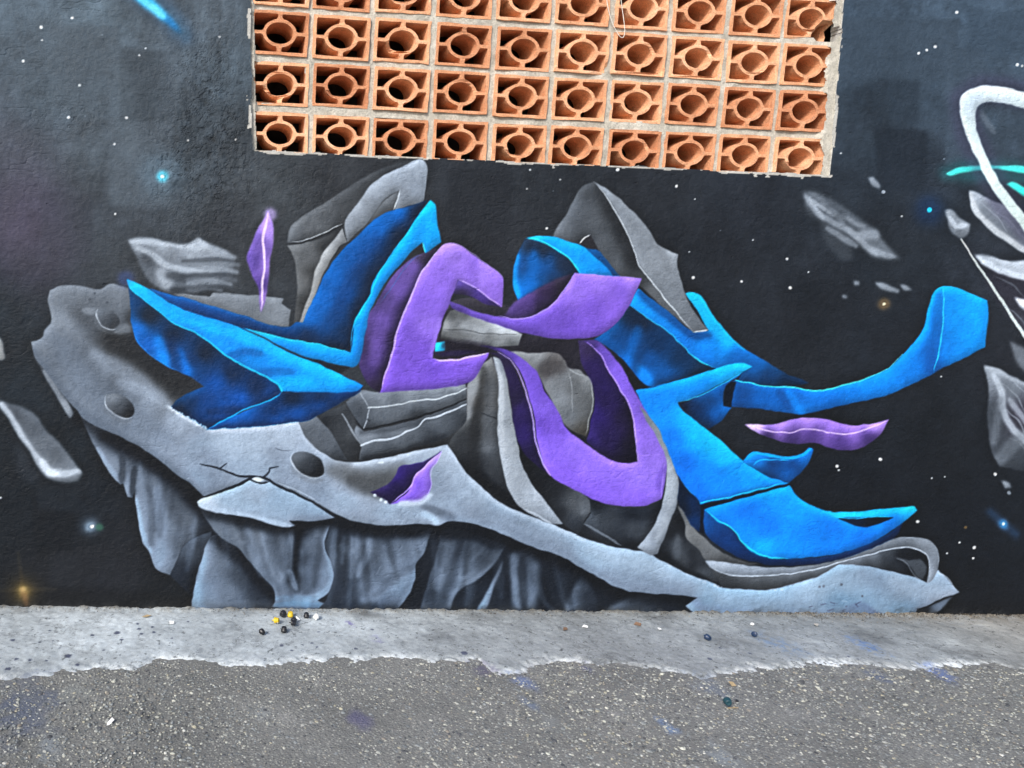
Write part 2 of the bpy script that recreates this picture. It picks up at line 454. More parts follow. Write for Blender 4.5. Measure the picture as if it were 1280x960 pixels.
# --- stars
stars = [(90, 22, 2.0), (51, 33, 2.4), (29, 76, 2.0), (99, 106, 1.6), (158, 147, 2.0), (86, 147, 2.0), (142, 180, 1.5), (174, 69, 1.3), (182, 60, 1), (144, 267, 1.5), (274, 46, 1.2), (294, 175, 1), (52, 50, 1.2),
         (1196, 15, 2.4), (1150, 66, 2), (1160, 62, 1.7), (1170, 58, 2), (1273, 81, 2.3), (1279, 82, 1.5), (772, 212, 2.4), (845, 233, 1.9), (663, 212, 1.2), (683, 286, 1.6), (866, 347, 2.1), (988, 359, 2.4), (983, 324, 1.9),
         (926, 352, 1.5), (1099, 574, 2.4), (1045, 582, 2.2), (1047, 587, 1.2), (1146, 652, 2.3), (1218, 684, 2.3), (1216, 697, 1.5), (1200, 678, 1.4), (1183, 692, 1.2), (1244, 593, 2.2), (1165, 597, 1), (1181, 596, 1), (1052, 192, 1), (659, 236, .9),
         (868, 249, .9), (861, 314, .9), (0, 622, 1.2), (1128, 271, 1.1), (235, 175, 1), (700, 224, .9), (1010, 340, .8), (1175, 470, .9), (940, 300, .8)]
for x, y, r_ in stars: dot(x, y, r_ * 0.82, (222, 230, 238), 0.9, 1.0)
for _ in range(22):
    dot(random.uniform(-80, 1360), random.uniform(-50, 740), random.uniform(0.4, 0.8), (170, 180, 190), random.uniform(0.2, 0.6))
dot(201, 218, 12, (110, 140, 160), 0.30, 12); dot(203, 220, 4, (120, 200, 225), 0.7, 3); dot(203, 220, 2.4, (225, 250, 255))
dot(1162, 263, 7, (24, 62, 120), 0.5, 9); dot(1162, 263, 3, (60, 170, 255), 0.95, 1.2)
dot(1105, 380, 4, (150, 110, 60), 0.5, 3); dot(1105, 380, 1.8, (255, 215, 150))
dot(1207, 660, 1.9, (110, 86, 52), 0.8, 1.3)
K([(1238, 640), (1254, 655), (1270, 668)], 2, (50, 90, 140), 0.45, 4, clip=False); dot(1254, 655, 2.5, (90, 150, 220), 0.6, 3); dot(1254, 655, 2, (220, 240, 255))
dot(113, 658, 7, (66, 78, 92), 0.7, 5); dot(113, 658, 3, (140, 160, 178), 0.55, 3); dot(115, 658, 2.2, (240, 250, 250)); dot(124, 659, 2, (60, 120, 90), .6, 2)
# amber flare low on the left
dot(28, 740, 8, (92, 72, 38), 0.5, 11); dot(29, 740, 1.5, (150, 124, 66), 0.65, 6); dot(29, 738, 0.8, (225, 205, 130), 0.7, 2)
K([(28, 740), (26, 715), (23, 692)], 1.0, (120, 92, 50), 0.18, 1.8, clip=False); K([(-20, 738), (30, 738), (70, 737)], 0.8, (120, 98, 62), 0.15, 1.8, clip=False); K([(29, 738), (33, 756)], 2, (150, 104, 70), .4, 2.5, clip=False)
# blue comet
pc = part('comet_streak', 'glowing blue comet streak above the grey left sky')
P(pc, [(160, -12), (176, -14), (205, 12), (226, 36), (229, 42), (220, 38), (195, 20), (172, 2)], [(175, 0, (70, 165, 230)), (195, 12, (130, 205, 250)), (215, 30, (50, 120, 190)), (228, 41, (52, 96, 135))], soft=2.2, a=0.92)
K([(170, -6), (192, 10), (204, 20)], 3, (190, 232, 255), 0.7, 2.2, clip=False); K([(160, -20), (200, 10), (232, 45)], 12, (60, 120, 180), 0.25, 8, clip=False)

# --- floating fragments, left
fr = part('rock_fragment', 'pale grey folded rock fragment floating above the blue pointed sheet')
P(fr, [(160, 299), (175, 297), (197, 300), (232, 306), (248, 297), (262, 305), (280, 312), (293, 321), (291, 343), (284, 356), (266, 362), (240, 366), (214, 366), (198, 360), (186, 350), (176, 333), (168, 316)],
  [(170, 303, g(140)), (200, 308, g(148)), (235, 312, g(150)), (270, 318, g(140)), (285, 330, g(112)), (230, 328, g(128)), (185, 325, g(88)), (195, 340, g(100)), (206, 352, g(140)), (230, 350, g(92)), (270, 345, g(118)), (280, 358, g(70)), (235, 362, g(120)), (212, 362, g(84))], soft=1.6, a=0.95)
K([(172, 310), (190, 318), (205, 330), (230, 338), (270, 342)], 4, g(172), 0.75, 2); K([(164, 301), (200, 302), (235, 309), (262, 312)], 3, g(176), 0.7, 2); K([(200, 340), (210, 356)], 6, g(165), 0.7, 4)
K([(210, 345), (250, 348), (285, 342)], 5, g(76), 0.7, 3); K([(215, 362), (250, 364), (275, 358)], 3, g(60), 0.6, 2); K([(232, 307), (248, 299), (258, 308)], 3, g(170), .7, 2)
for y, x1, v in ((318, 294, 150), (328, 298, 128), (337, 296, 156), (347, 294, 110), (353, 288, 146), (360, 276, 120)):
    K([(236, y + 2), (265, y - 1), (x1, y + 3)], [2, 5, 3, .6], g(v), .55, 2.0, clip=False)
for y in (323, 342, 357): K([(228, y + 3), (262, y + 1), (290, y + 3)], [1, 2.4, .6], g(76), .55, 1.6, clip=False)
sl_ = part('rock_slab', 'flat grey slab edge between the blue sheet and the purple leaf')
P(sl_, [(218, 367), (262, 371), (266, 366), (310, 369), (355, 373), (352, 380), (364, 387), (361, 409), (345, 408), (300, 394), (225, 371)], [(230, 369, g(112, 4)), (300, 380, g(118, 5)), (355, 395, g(126, 5))])
H([(218, 367), (262, 371), (267, 366), (354, 373)], 1.2, g(150), 0.5)
lf = part('purple_leaf', 'small upright purple leaf shard above the grey slab')
P(lf, [(336, 263), (341, 280), (342, 300), (338, 322), (337, 345), (333, 368), (327, 391), (324, 378), (322, 358), (315, 345), (309, 325), (313, 308), (322, 288)], [(318, 325, (96, 72, 160)), (325, 360, (86, 62, 150)), (338, 290, (176, 140, 226)), (335, 330, (160, 122, 216)), (331, 370, (168, 130, 222)), (322, 300, (110, 84, 170))], soft=0.9)
K([(336, 265), (329, 300), (331, 330), (328, 352), (327, 388)], 3, (222, 196, 248), 0.85, 1.2); dot(338, 268, 4, (190, 160, 230), .5, 3)
f2 = part('rock_fragment', 'grey elongated glassy shard low beside the jaw of the rock')
P(f2, [(-20, 488), (0, 500), (30, 510), (46, 520), (60, 540), (76, 556), (92, 577), (103, 592), (98, 601), (78, 603), (58, 596), (46, 582), (36, 562), (22, 543), (6, 517)], [(10, 510, g(84)), (45, 530, g(92)), (70, 565, g(100)), (60, 585, g(128)), (95, 592, g(120)), (40, 560, g(112))], soft=1.6, a=0.95)
K([(2, 505), (22, 538), (44, 572), (60, 588), (78, 592), (99, 588)], 5, g(178), 0.8, 2.2); K([(52, 576), (62, 590), (72, 592)], 4, g(205), 0.7, 2)
P(0, [(2, 515), (18, 545), (22, 590), (40, 606), (52, 594), (40, 575), (20, 545)], g(62), soft=4, a=0.7)
P(part('rock_fragment', 'tiny pale green sliver at the far left of the wall'), [(-8, 420), (1, 424), (7, 448), (2, 451), (-6, 448)], g(140, 0), soft=1.2)
f4 = part('rock_fragment', 'thin dark grey splinter under the chin of the rock')
P(f4, [(40, 440), (52, 452), (66, 470), (84, 500), (92, 517), (88, 523), (76, 505), (62, 482)], [(50, 452, g(76)), (70, 480, g(60)), (88, 515, g(130))], soft=1.0); K([(56, 465), (76, 498), (89, 519)], 3, g(140), .7, 2)
# --- floating fragments, right
f5 = part('rock_fragment', 'smoky grey streaked fragment drifting right of the brick screen')
P(0, [(1024, 278), (1035, 308), (1055, 327), (1068, 322), (1060, 300)], g(78), soft=3, a=0.8)
P(f5, [(1003, 240), (1020, 240), (1042, 250), (1060, 262), (1082, 279), (1098, 288), (1102, 297), (1112, 308), (1127, 325), (1092, 322), (1078, 311), (1052, 298), (1022, 276), (1010, 268)], [(1010, 246, g(102)), (1040, 258, g(98)), (1065, 280, g(106)), (1090, 292, g(128)), (1060, 296, g(96)), (1110, 318, g(124)), (1020, 266, g(84))], soft=2.4, a=0.72)
for _ in range(14):
    k = random.random(); x = 1012 + 90 * k; y = 250 + 62 * k + random.uniform(-14, 12); K([(x, y), (x + 10, y + 7), (x + random.uniform(14, 26), y + random.uniform(10, 17))], 1.2, g(random.uniform(110, 160)), random.uniform(.25, .6), 1.6)
K([(1007, 246), (1025, 268), (1060, 288), (1095, 318)], 3, g(150), 0.7, 2); K([(1013, 250), (1030, 272)], 2, g(160), .7, 1.5); K([(1035, 286), (1070, 308)], 3, g(150), .6, 2, clip=False); K([(1075, 295), (1098, 292)], 5, g(150), .6, 3); K([(1085, 312), (1118, 322)], 4, g(150), .6, 2)
for pts in ([(1085, 222), (1092, 221), (1101, 232), (1099, 236), (1090, 231)], [(1094, 352), (1106, 354), (1125, 364), (1122, 367), (1102, 361)], [(1124, 356), (1134, 357), (1141, 363), (1130, 363)], [(1066, 351), (1074, 352), (1074, 357), (1067, 357)], [(1053, 368), (1059, 369), (1060, 373), (1054, 372)], [(1252, 600), (1262, 604), (1265, 610), (1257, 612)]):
    P(part('rock_fragment', None), pts, g(134), soft=1.3, a=0.9)
dot(1104, 240, 2.4, g(140)); dot(1262, 616, 2.2, g(110))

# --- neighbouring graffiti on the right
gl = part('glass_shard', 'translucent grey shard under the white letter loop', 'B')
P(gl, [(1211, 238), (1219, 239), (1242, 251), (1270, 262), (1310, 284), (1342, 322), (1318, 332), (1290, 322), (1262, 305), (1234, 284), (1216, 262)], [(1215, 245, g(152)), (1240, 268, g(121)), (1270, 290, g(112)), (1300, 320, g(133))], soft=0.9, a=0.95)
K([(1213, 243), (1222, 265), (1240, 284), (1280, 312), (1325, 340)], 4, g(189, 2), 0.75, 2)
g2 = part('glass_shard', 'small dark grey shard above the thin white line', 'B')
P(g2, [(1182, 263), (1190, 262), (1200, 272), (1214, 280), (1212, 292), (1202, 298), (1190, 290)], [(1188, 268, g(135)), (1200, 285, g(117)), (1210, 282, g(156))], soft=1.2); K([(1188, 272), (1196, 283), (1208, 281)], 3, g(191), .8, 1.5)
g3 = part('glass_shard', 'dim violet grey wing beside the thin white line', 'B')
P(g3, [(1206, 302), (1240, 330), (1290, 350), (1322, 384), (1334, 440), (1316, 452), (1282, 420), (1245, 372)], [(1215, 315, (54, 56, 66)), (1260, 360, (66, 62, 76)), (1300, 400, (80, 78, 92))], soft=3, a=0.8)
g4 = part('glass_shard', 'pale wing shaped shard with a light lower edge', 'B')
P(g4, [(1218, 317), (1236, 320), (1262, 327), (1300, 324), (1322, 334), (1340, 356), (1310, 357), (1282, 351), (1255, 343), (1232, 332)], [(1225, 320, g(145)), (1250, 332, g(163)), (1280, 340, g(180)), (1300, 330, g(133))], soft=1.3); K([(1222, 322), (1250, 338), (1290, 349), (1330, 356)], 4, g(210), .8, 2)
P(part('glass_shard', 'bright white splinter beside the thin white line', 'B'), [(1268, 371), (1284, 376), (1310, 395), (1300, 400), (1278, 384)], g(225), soft=1.2)
g5 = part('glass_shard', 'faint grey folded shard low at the right of the wall', 'B')
P(g5, [(1230, 456), (1246, 460), (1264, 470), (1296, 486), (1318, 510), (1330, 548), (1322, 580), (1280, 588), (1250, 584), (1240, 566), (1234, 530), (1236, 490)], [(1240, 462, g(142)), (1265, 480, g(121)), (1240, 520, g(73)), (1275, 520, (70, 66, 82)), (1260, 570, g(75)), (1290, 580, g(68)), (1290, 550, g(110))], soft=1.1, a=0.9)
K([(1242, 468), (1252, 492), (1254, 512), (1266, 536), (1300, 562)], 4, g(180), .75, 2); K([(1250, 500), (1246, 530), (1242, 552)], 3, g(117), .6, 3); K([(1262, 500), (1285, 530)], 3, g(180), .6, 2); K([(1246, 578), (1275, 548)], 8, g(117), .6, 4); K([(1235, 458), (1262, 470), (1300, 486)], 3, g(180), .5, 2)
H([(1202, 298), (1222, 330), (1248, 368), (1282, 422), (1325, 486)], [1.8, 3.5, 4.5, 7], (206, 216, 216), 0.95)
P(0, [(1262, 425), (1290, 440), (1290, 470), (1272, 455)], g(145), soft=2, a=.6)
for x0, y0, x1, y1, v in ((1222, 250, 1260, 290, 150), (1236, 258, 1282, 300, 132), (1250, 272, 1300, 322, 120), (1232, 322, 1282, 340, 186), (1226, 328, 1262, 344, 176), (1244, 345, 1282, 372, 110), (1240, 462, 1282, 492, 150), (1252, 478, 1284, 520, 140), (1258, 512, 1284, 548, 156), (1238, 500, 1246, 560, 92), (1262, 548, 1284, 566, 120), (1256, 382, 1284, 412, 120)):
    K([(x0, y0), ((x0 + x1) / 2 + 3, (y0 + y1) / 2 - 3), (x1, y1)], [.6, 2.6, .8], g(v), .6, 1.3, clip=False)
te = part('teal_stroke', 'glowing teal paint stroke crossing the white letter loop', 'B')
K([(1184, 216), (1205, 214), (1250, 214), (1340, 224)], 14, (48, 100, 108), 0.75, 6, clip=False)
P(te, [(1183, 217), (1198, 210), (1228, 207), (1290, 208), (1320, 213), (1345, 224), (1310, 221), (1282, 217), (1245, 211), (1215, 214), (1188, 219)], [(1190, 216, (104, 222, 205)), (1230, 210, (84, 196, 190)), (1280, 213, (110, 226, 212))], soft=0.9)
P(te, [(1259, 229), (1268, 228), (1300, 246), (1330, 262), (1326, 268), (1285, 248)], [(1262, 230, (100, 235, 215)), (1300, 250, (60, 170, 165))], soft=1.0)
wl = part('white_letter_loop', 'thick white looping letter stroke at the right of the wall', 'B')
K([(1345, 150), (1290, 122), (1230, 112), (1206, 125), (1212, 165), (1250, 240), (1290, 300)], 22, (92, 84, 122), 0.35, 6, clip=False)
P(wl, [(1346, 158), (1336, 140), (1312, 124), (1280, 115), (1256, 109), (1232, 107), (1212, 112), (1202, 122), (1200, 137), (1204, 155), (1212, 178), (1224, 203), (1240, 234), (1262, 264), (1288, 298), (1304, 322), (1316, 336), (1300, 294), (1282, 268), (1268, 250), (1248, 222), (1232, 192), (1222, 165), (1220, 145), (1222, 134), (1232, 128), (1252, 128), (1275, 134), (1308, 145), (1328, 158)], [(1210, 120, (192, 204, 214)), (1240, 116, (206, 216, 222)), (1280, 124, (200, 212, 214)), (1215, 165, (204, 216, 216)), (1240, 215, (206, 222, 218)), (1275, 272, (200, 212, 206))], soft=0.7)
K([(1228, 142), (1242, 165)], 3, g(120), .4, 2, clip=False)

# --- main piece: rock body, from the back forward
rock = part('grey_rock', 'long pale grey bone shaped rock with hollow eyes along the foot of the wall')
und = part('rock_underside', 'dark shaded underside behind the hanging grey rock folds')
P(und, [(112, 530), (150, 545), (255, 615), (420, 645), (560, 650), (700, 690), (800, 735), (866, 742), (862, 775), (800, 800), (238, 800), (242, 740), (213, 716), (190, 640)], [(180, 580, g(50, 8)), (260, 660, g(38, 8)), (300, 730, g(46, 8)), (400, 700, g(38, 9)), (430, 690, g(58, 9)), (470, 675, g(48, 9)), (525, 740, g(34, 8)), (560, 680, g(44, 9)), (600, 745, g(50, 10)), (620, 700, g(34, 9)), (690, 700, g(32, 8)), (690, 755, g(36, 8)), (770, 730, g(34, 8)), (840, 755, g(30, 8)), (640, 720, g(44, 9))])
# hanging folds
d1 = part('rock_fold', 'jagged hanging grey rock folds under the left end of the bone')
P(d1, [(98, 512), (120, 528), (150, 545), (190, 566), (225, 592), (256, 622), (270, 668), (262, 662), (244, 671), (229, 682), (222, 697), (213, 719), (196, 711), (187, 691), (178, 677), (172, 645), (168, 612), (165, 622), (159, 621), (154, 604), (151, 606), (139, 594), (124, 568), (110, 542)],
  [(120, 545, g(104, 9)), (140, 580, g(128, 10)), (160, 560, g(82, 9)), (160, 610, g(136, 12)), (185, 600, g(116, 10)), (215, 600, g(70, 8)), (245, 620, g(34, 8)), (260, 655, g(48, 8)), (235, 650, g(96, 8)), (180, 650, g(136, 12)), (195, 640, g(118, 11)), (215, 665, g(110, 10)), (200, 695, g(130, 12)), (225, 630, g(88, 8)), (200, 575, g(52, 8)), (170, 556, g(50, 8))])
K([(130, 545), (180, 568), (225, 600), (258, 640)], 10, g(34, 8), 0.75, 6); K([(122, 562), (140, 590), (150, 602)], 3, g(160, 14), .6, 2); K([(152, 566), (153, 585), (152, 604)], 4, g(70, 9), .8, 2); K([(168, 585), (166, 605), (166, 620)], 4, g(60, 9), .8, 2)
K([(171, 625), (176, 660), (188, 690)], 3, g(165, 16), .6, 2); K([(196, 615), (203, 660), (200, 705)], 6, g(146, 14), .55, 4); K([(186, 610), (190, 650), (188, 680)], 3, g(92, 10), .6, 2.5)
dg = part('rock_fold', 'dark recessed fold between two pale hanging rock folds')
P(dg, [(213, 719), (222, 697), (229, 682), (245, 671), (264, 664), (262, 690), (250, 722), (242, 748), (228, 735)], [(225, 715, g(48, 9)), (240, 690, g(76, 9)), (255, 675, g(66, 9)), (245, 725, g(36, 8))])
d2 = part('rock_fold', 'cone shaped grey rock fold standing on the concrete at left')
P(d2, [(262, 672), (273, 668), (290, 680), (306, 692), (318, 712), (332, 728), (345, 745), (346, 800), (238, 800), (239, 764), (243, 735), (252, 700)], [(256, 700, g(138, 13)), (247, 745, g(140, 16)), (262, 745, g(128, 13)), (285, 740, g(112, 11)), (275, 700, g(106, 10)), (300, 720, g(72, 9)), (320, 740, g(58, 9)), (340, 755, g(70, 10)), (295, 690, g(40, 8)), (325, 720, g(28, 8)), (300, 760, g(106, 12))])
K([(266, 668), (300, 692), (320, 716), (345, 745)], 10, g(26, 7), .75, 6); K([(254, 700), (246, 735), (242, 762)], 4, g(156, 16), .6, 3)
d3 = part('rock_fold', 'branching grey rock fold hanging from the cracked chip')
P(d3, [(248, 632), (262, 655), (276, 672), (298, 685), (314, 704), (330, 722), (342, 736), (344, 752), (340, 758), (362, 764), (396, 762), (409, 755), (396, 751), (411, 740), (417, 722), (414, 705), (406, 686), (408, 668), (419, 647), (368, 650), (330, 646), (280, 638)],
  [(262, 645, g(104, 9)), (290, 665, g(112, 9)), (320, 665, g(102, 8)), (310, 690, g(106, 10)), (335, 690, g(116, 11)), (345, 668, g(76, 8)), (360, 680, g(100, 10)), (352, 715, g(120, 12)), (345, 740, g(112, 12)), (362, 740, g(108, 12)), (372, 665, g(30, 8)), (372, 700, g(40, 9)), (370, 725, g(62, 10)), (388, 680, g(104, 11)), (390, 710, g(106, 12)), (405, 665, g(112, 11)), (404, 715, g(128, 14)), (400, 740, g(124, 14)), (382, 742, g(96, 12)), (375, 758, g(110, 18))])
K([(372, 655), (368, 680), (364, 705), (372, 735)], 7, g(26, 8), .85, 3.5); K([(334, 660), (340, 690), (350, 712)], 5, g(72, 9), .55, 4); K([(328, 662), (338, 700), (350, 725)], 4, g(140, 12), .6, 3); K([(364, 665), (361, 690), (361, 714)], 4, g(134, 12), .7, 2.5); K([(361, 714), (370, 736)], 3, g(146, 14), .7, 2)
K([(412, 660), (407, 680), (414, 704), (416, 724), (405, 742), (380, 750)], 4, g(160, 16), .65, 2.5); K([(420, 650), (380, 655)], 5, g(34, 8), .7, 3); K([(285, 640), (330, 650), (364, 656)], 3, g(60, 8), .5, 2.5); K([(396, 700), (392, 725), (380, 738)], 5, g(88, 11), .5, 4)
K([(345, 757), (372, 755), (405, 757)], 3, g(140, 24), .6, 2); K([(342, 748), (375, 748), (396, 750)], 3, g(140, 20), .5, 2)
d4 = part('rock_fold', 'broad ridged grey rock fold under the purple chip')
P(d4, [(419, 648), (440, 652), (480, 657), (542, 660), (535, 676), (529, 692), (520, 705), (519, 714), (519, 724), (512, 742), (494, 768), (494, 800), (400, 800), (398, 763), (409, 748), (417, 724), (415, 705), (407, 686), (409, 668)],
  [(425, 670, g(44, 9)), (440, 690, g(104, 11)), (452, 700, g(70, 10)), (465, 690, g(92, 10)), (480, 670, g(72, 10)), (500, 680, g(98, 11)), (522, 680, g(116, 12)), (490, 710, g(116, 12)), (460, 735, g(108, 12)), (430, 735, g(68, 11)), (420, 755, g(52, 10)), (505, 735, g(124, 15)), (480, 755, g(96, 14)), (445, 760, g(62, 11)), (512, 720, g(118, 14))])
K([(441, 662), (442, 690), (438, 720)], 4, g(130, 13), .7, 3); K([(463, 668), (458, 695), (447, 718)], 3, g(132, 13), .7, 2.5); K([(425, 660), (470, 664), (540, 664)], 7, g(36, 9), .7, 4); K([(535, 668), (526, 692), (516, 710), (485, 735), (455, 752)], 5, g(138, 14), .55, 4); K([(520, 706), (495, 720), (470, 745)], 4, g(84, 11), .55, 3); K([(519, 715), (514, 738), (498, 760)], 3, g(140, 16), .5, 2.5); K([(424, 690), (428, 720), (418, 750)], 8, g(50, 9), .6, 5); K([(400, 762), (495, 763)], 6, g(48, 12), .6, 4)
d6 = part('rock_fold', 'fan of narrow grey rock folds under the middle of the bone')
P(d6, [(552, 664), (575, 664), (632, 682), (618, 705), (600, 722), (578, 735), (566, 752), (562, 775), (562, 800), (524, 800), (526, 762), (534, 730), (545, 695)], [(555, 690, g(70, 10)), (563, 680, g(104, 11)), (552, 730, g(98, 12)), (575, 690, g(52, 9)), (592, 680, g(92, 11)), (582, 705, g(116, 12)), (600, 695, g(76, 10)), (615, 695, g(100, 11)), (595, 718, g(108, 12)), (565, 735, g(122, 14)), (545, 755, g(74, 12)), (535, 740, g(56, 10))], soft=1.0)
K([(565, 672), (560, 700), (551, 732)], 6, g(122, 12), .6, 4); K([(588, 672), (578, 700), (571, 724), (563, 756)], 5, g(130, 14), .65, 3); K([(607, 688), (592, 705), (576, 722)], 5, g(130, 13), .55, 3); K([(616, 682), (600, 700), (582, 714)], 4, g(60, 10), .5, 3); K([(550, 668), (590, 668), (630, 684)], 6, g(34, 9), .75, 4); K([(576, 672), (568, 710), (556, 745)], 5, g(54, 10), .5, 4); K([(628, 690), (612, 712), (585, 730)], 3, g(140, 14), .5, 2.5)
d7 = part('rock_fold', 'thin pale spike fold on the dark underside of the rock')
P(d7, [(628, 700), (626, 712), (616, 738), (607, 766), (600, 790), (588, 790), (596, 764), (606, 745), (618, 722)], [(625, 710, g(112, 12)), (612, 742, g(128, 14)), (600, 765, g(140, 17))], soft=1.1)
d8 = part('rock_fold', 'pair of soft vertical grey folds under the rock ridge')
P(d8, [(636, 694), (648, 688), (668, 692), (678, 712), (674, 745), (668, 790), (640, 790), (640, 740)], [(642, 700, g(98, 12)), (645, 735, g(108, 13)), (654, 715, g(56, 10)), (664, 715, g(112, 13)), (663, 745, g(104, 13)), (675, 725, g(60, 10)), (652, 768, g(66, 12))], soft=2.6, a=.95)
K([(641, 694), (643, 725), (647, 758)], 5, g(124, 14), .6, 3); K([(662, 700), (664, 725), (660, 752)], 8, g(122, 14), .5, 4); K([(653, 698), (654, 730), (655, 760)], 4, g(42, 9), .6, 3)
d9 = part('rock_fold', 'small grey cone fold beneath the thin neck of the rock')
P(d9, [(727, 717), (737, 728), (745, 748), (742, 790), (703, 790), (706, 762), (715, 737)], [(722, 732, g(104, 12)), (712, 758, g(108, 14)), (735, 745, g(60, 9)), (738, 762, g(52, 10))], soft=2.0)
d10 = part('rock_fold', 'dim rounded grey fold beside the low right end of the underside')
P(d10, [(756, 768), (772, 752), (796, 744), (830, 744), (862, 748), (856, 790), (756, 790)], [(772, 758, g(84, 10)), (800, 750, g(72, 9)), (840, 755, g(40, 8)), (850, 765, g(30, 8)), (800, 764, g(62, 10))], soft=2.5, a=.95)
# wisps fanned down the hanging folds
for _ in range(115):
    x = random.uniform(165, 735); top = np.interp(x, [165, 255, 420, 560, 700, 735], [560, 640, 655, 660, 690, 705]); y0 = top + random.uniform(-5, 40); ln = random.uniform(25, 80)
    if x < 240 and y0 + ln > 700: continue
    lean = math.sin(x * 0.035) * 0.22 - 0.06
    dark = random.random() < 0.5
    K([(x, y0), (x - lean * ln * .5, y0 + ln * .5), (x - lean * ln, min(y0 + ln, 764))], [.5, random.uniform(2, 5), .5], g(42, 8) if dark else g(random.uniform(118, 142), 13), random.uniform(.08, .24), 2.2, clip=False)
# soft airbrushed shadow under the bone
K([(100, 522), (150, 550), (200, 580), (255, 628), (300, 646)], 8, g(22, 6), .6, 7, clip=False)
K([(300, 648), (360, 656), (420, 650), (470, 660), (540, 662), (600, 664), (660, 686), (710, 704), (760, 734), (810, 746), (860, 750)], 7, g(22, 6), .68, 6, clip=False)
K([(560, 672), (620, 690), (690, 716), (740, 742)], 10, g(26, 6), .22, 12, clip=False)
K([(240, 766), (400, 768), (560, 768), (850, 772)], 3, g(30, 8), .5, 4, clip=False)
# main bone silhouette
P(rock, [(60, 376), (63, 362), (72, 358), (96, 357), (115, 361), (127, 361), (140, 355), (152, 358), (161, 361), (164, 390), (168, 422), (190, 445), (225, 465), (256, 482), (300, 520), (345, 531), (372, 526), (380, 541), (392, 556), (410, 570), (436, 577), (475, 573), (520, 559), (549, 547), (557, 546), (561, 556), (575, 580), (590, 598), (618, 622), (650, 637), (690, 655), (722, 669), (760, 682), (800, 689), (812, 692), (832, 703), (860, 717), (886, 727), (905, 735), (935, 736), (960, 737), (990, 730), (1030, 716), (1052, 705), (1090, 709), (1125, 716), (1145, 722), (1158, 728), (1164, 718), (1172, 712), (1182, 722), (1199, 740), (1180, 747), (1163, 755), (1146, 764), (1144, 775), (1144, 800), (870, 800), (868, 768), (857, 757), (872, 747), (850, 744), (812, 741), (776, 736), (752, 724), (728, 710), (704, 696), (668, 684), (630, 668), (596, 656), (562, 651), (549, 656), (520, 655), (480, 657), (448, 652), (420, 643), (395, 628), (350, 608), (300, 606), (256, 621), (240, 606), (215, 588), (190, 568), (165, 553), (138, 540), (110, 527), (96, 512), (78, 492), (60, 468), (48, 452), (41, 440), (39, 427), (53, 422), (56, 413), (64, 402), (62, 388)],
  [(70, 372, g(112)), (95, 366, g(112)), (120, 375, g(106)), (150, 370, g(112)), (158, 400, g(98)), (80, 400, g(118)), (105, 400, g(96)), (118, 420, g(84)), (145, 425, g(70, 4)), (150, 455, g(70, 4)), (60, 430, g(116, 7)), (85, 440, g(116, 8)), (65, 455, g(108, 8)), (100, 470, g(124, 9)), (90, 490, g(118, 9)), (130, 440, g(84)), (160, 440, g(58, 3)), (190, 465, g(48, 2)), (225, 480, g(44, 1)), (205, 490, g(48, 1)), (175, 470, g(62, 3)), (130, 465, g(116, 8)), (120, 500, g(124, 9)), (165, 490, g(120, 9)), (185, 505, g(142, 10)), (125, 525, g(122, 9)), (170, 535, g(130, 10)), (220, 525, g(150, 10)), (200, 555, g(140, 11)), (250, 560, g(150, 12)), (250, 600, g(142, 13)), (300, 555, g(156, 11)), (300, 590, g(148, 12)), (350, 545, g(162, 10)), (345, 585, g(150, 12)), (400, 590, g(154, 11)), (400, 618, g(146, 13)), (445, 600, g(118, 6)), (470, 605, g(112, 5)), (430, 625, g(160, 13)), (490, 640, g(162, 13)), (450, 583, g(156, 10)), (540, 600, g(150, 12)), (553, 560, g(158, 10)), (530, 630, g(150, 12)), (580, 625, g(146, 12)), (620, 645, g(150, 13)), (680, 670, g(152, 13)), (740, 690, g(156, 14)), (800, 705, g(158, 14)), (800, 730, g(150, 14)), (860, 735, g(152, 14)), (900, 750, g(156, 17)), (960, 752, g(152, 18)), (1020, 735, g(158, 15)), (1060, 725, g(156, 14)), (1050, 760, g(144, 20)), (1120, 740, g(150, 15)), (1130, 765, g(138, 18)), (1175, 735, g(150, 13)), (900, 768, g(140, 22))], p=3.0)
# head modelling
K([(75, 395), (95, 410), (130, 440), (170, 468), (215, 500)], 6, g(150, 9), .35, 6); K([(135, 425), (160, 440), (192, 462), (235, 482)], 24, g(46, 1), .7, 10); K([(165, 395), (172, 430), (225, 470)], 8, g(52, 3), .6, 6); K([(95, 390), (110, 405), (120, 420)], 8, g(80, 5), .45, 7)
K([(120, 445), (165, 470), (200, 498), (240, 525)], 8, g(156, 10), .6, 6); K([(215, 500), (240, 494), (258, 483)], 12, g(54, 2), .7, 7); K([(150, 478), (185, 492), (210, 505)], 5, g(160, 10), .5, 4)
K([(42, 440), (62, 470), (96, 512), (140, 541), (200, 577), (252, 618)], 5, g(96, 10), .5, 4); K([(210, 508), (225, 517), (240, 526), (256, 535)], 2, g(190, 8), .6, 1.6); K([(262, 537), (300, 535), (345, 532), (370, 527)], 4, g(196, 8), .8, 2.2)
for x, y in ((212, 508), (221, 514), (230, 520), (239, 526), (247, 531)): dot(x, y, 1.6, g(200, 8), .8, 1.2)
K([(285, 545), (330, 560), (360, 560)], 16, g(172, 11), .35, 12); K([(375, 530), (395, 556), (430, 574)], 5, g(182, 9), .6, 3); K([(240, 560), (290, 570), (330, 590)], 18, g(160, 13), .25, 12)
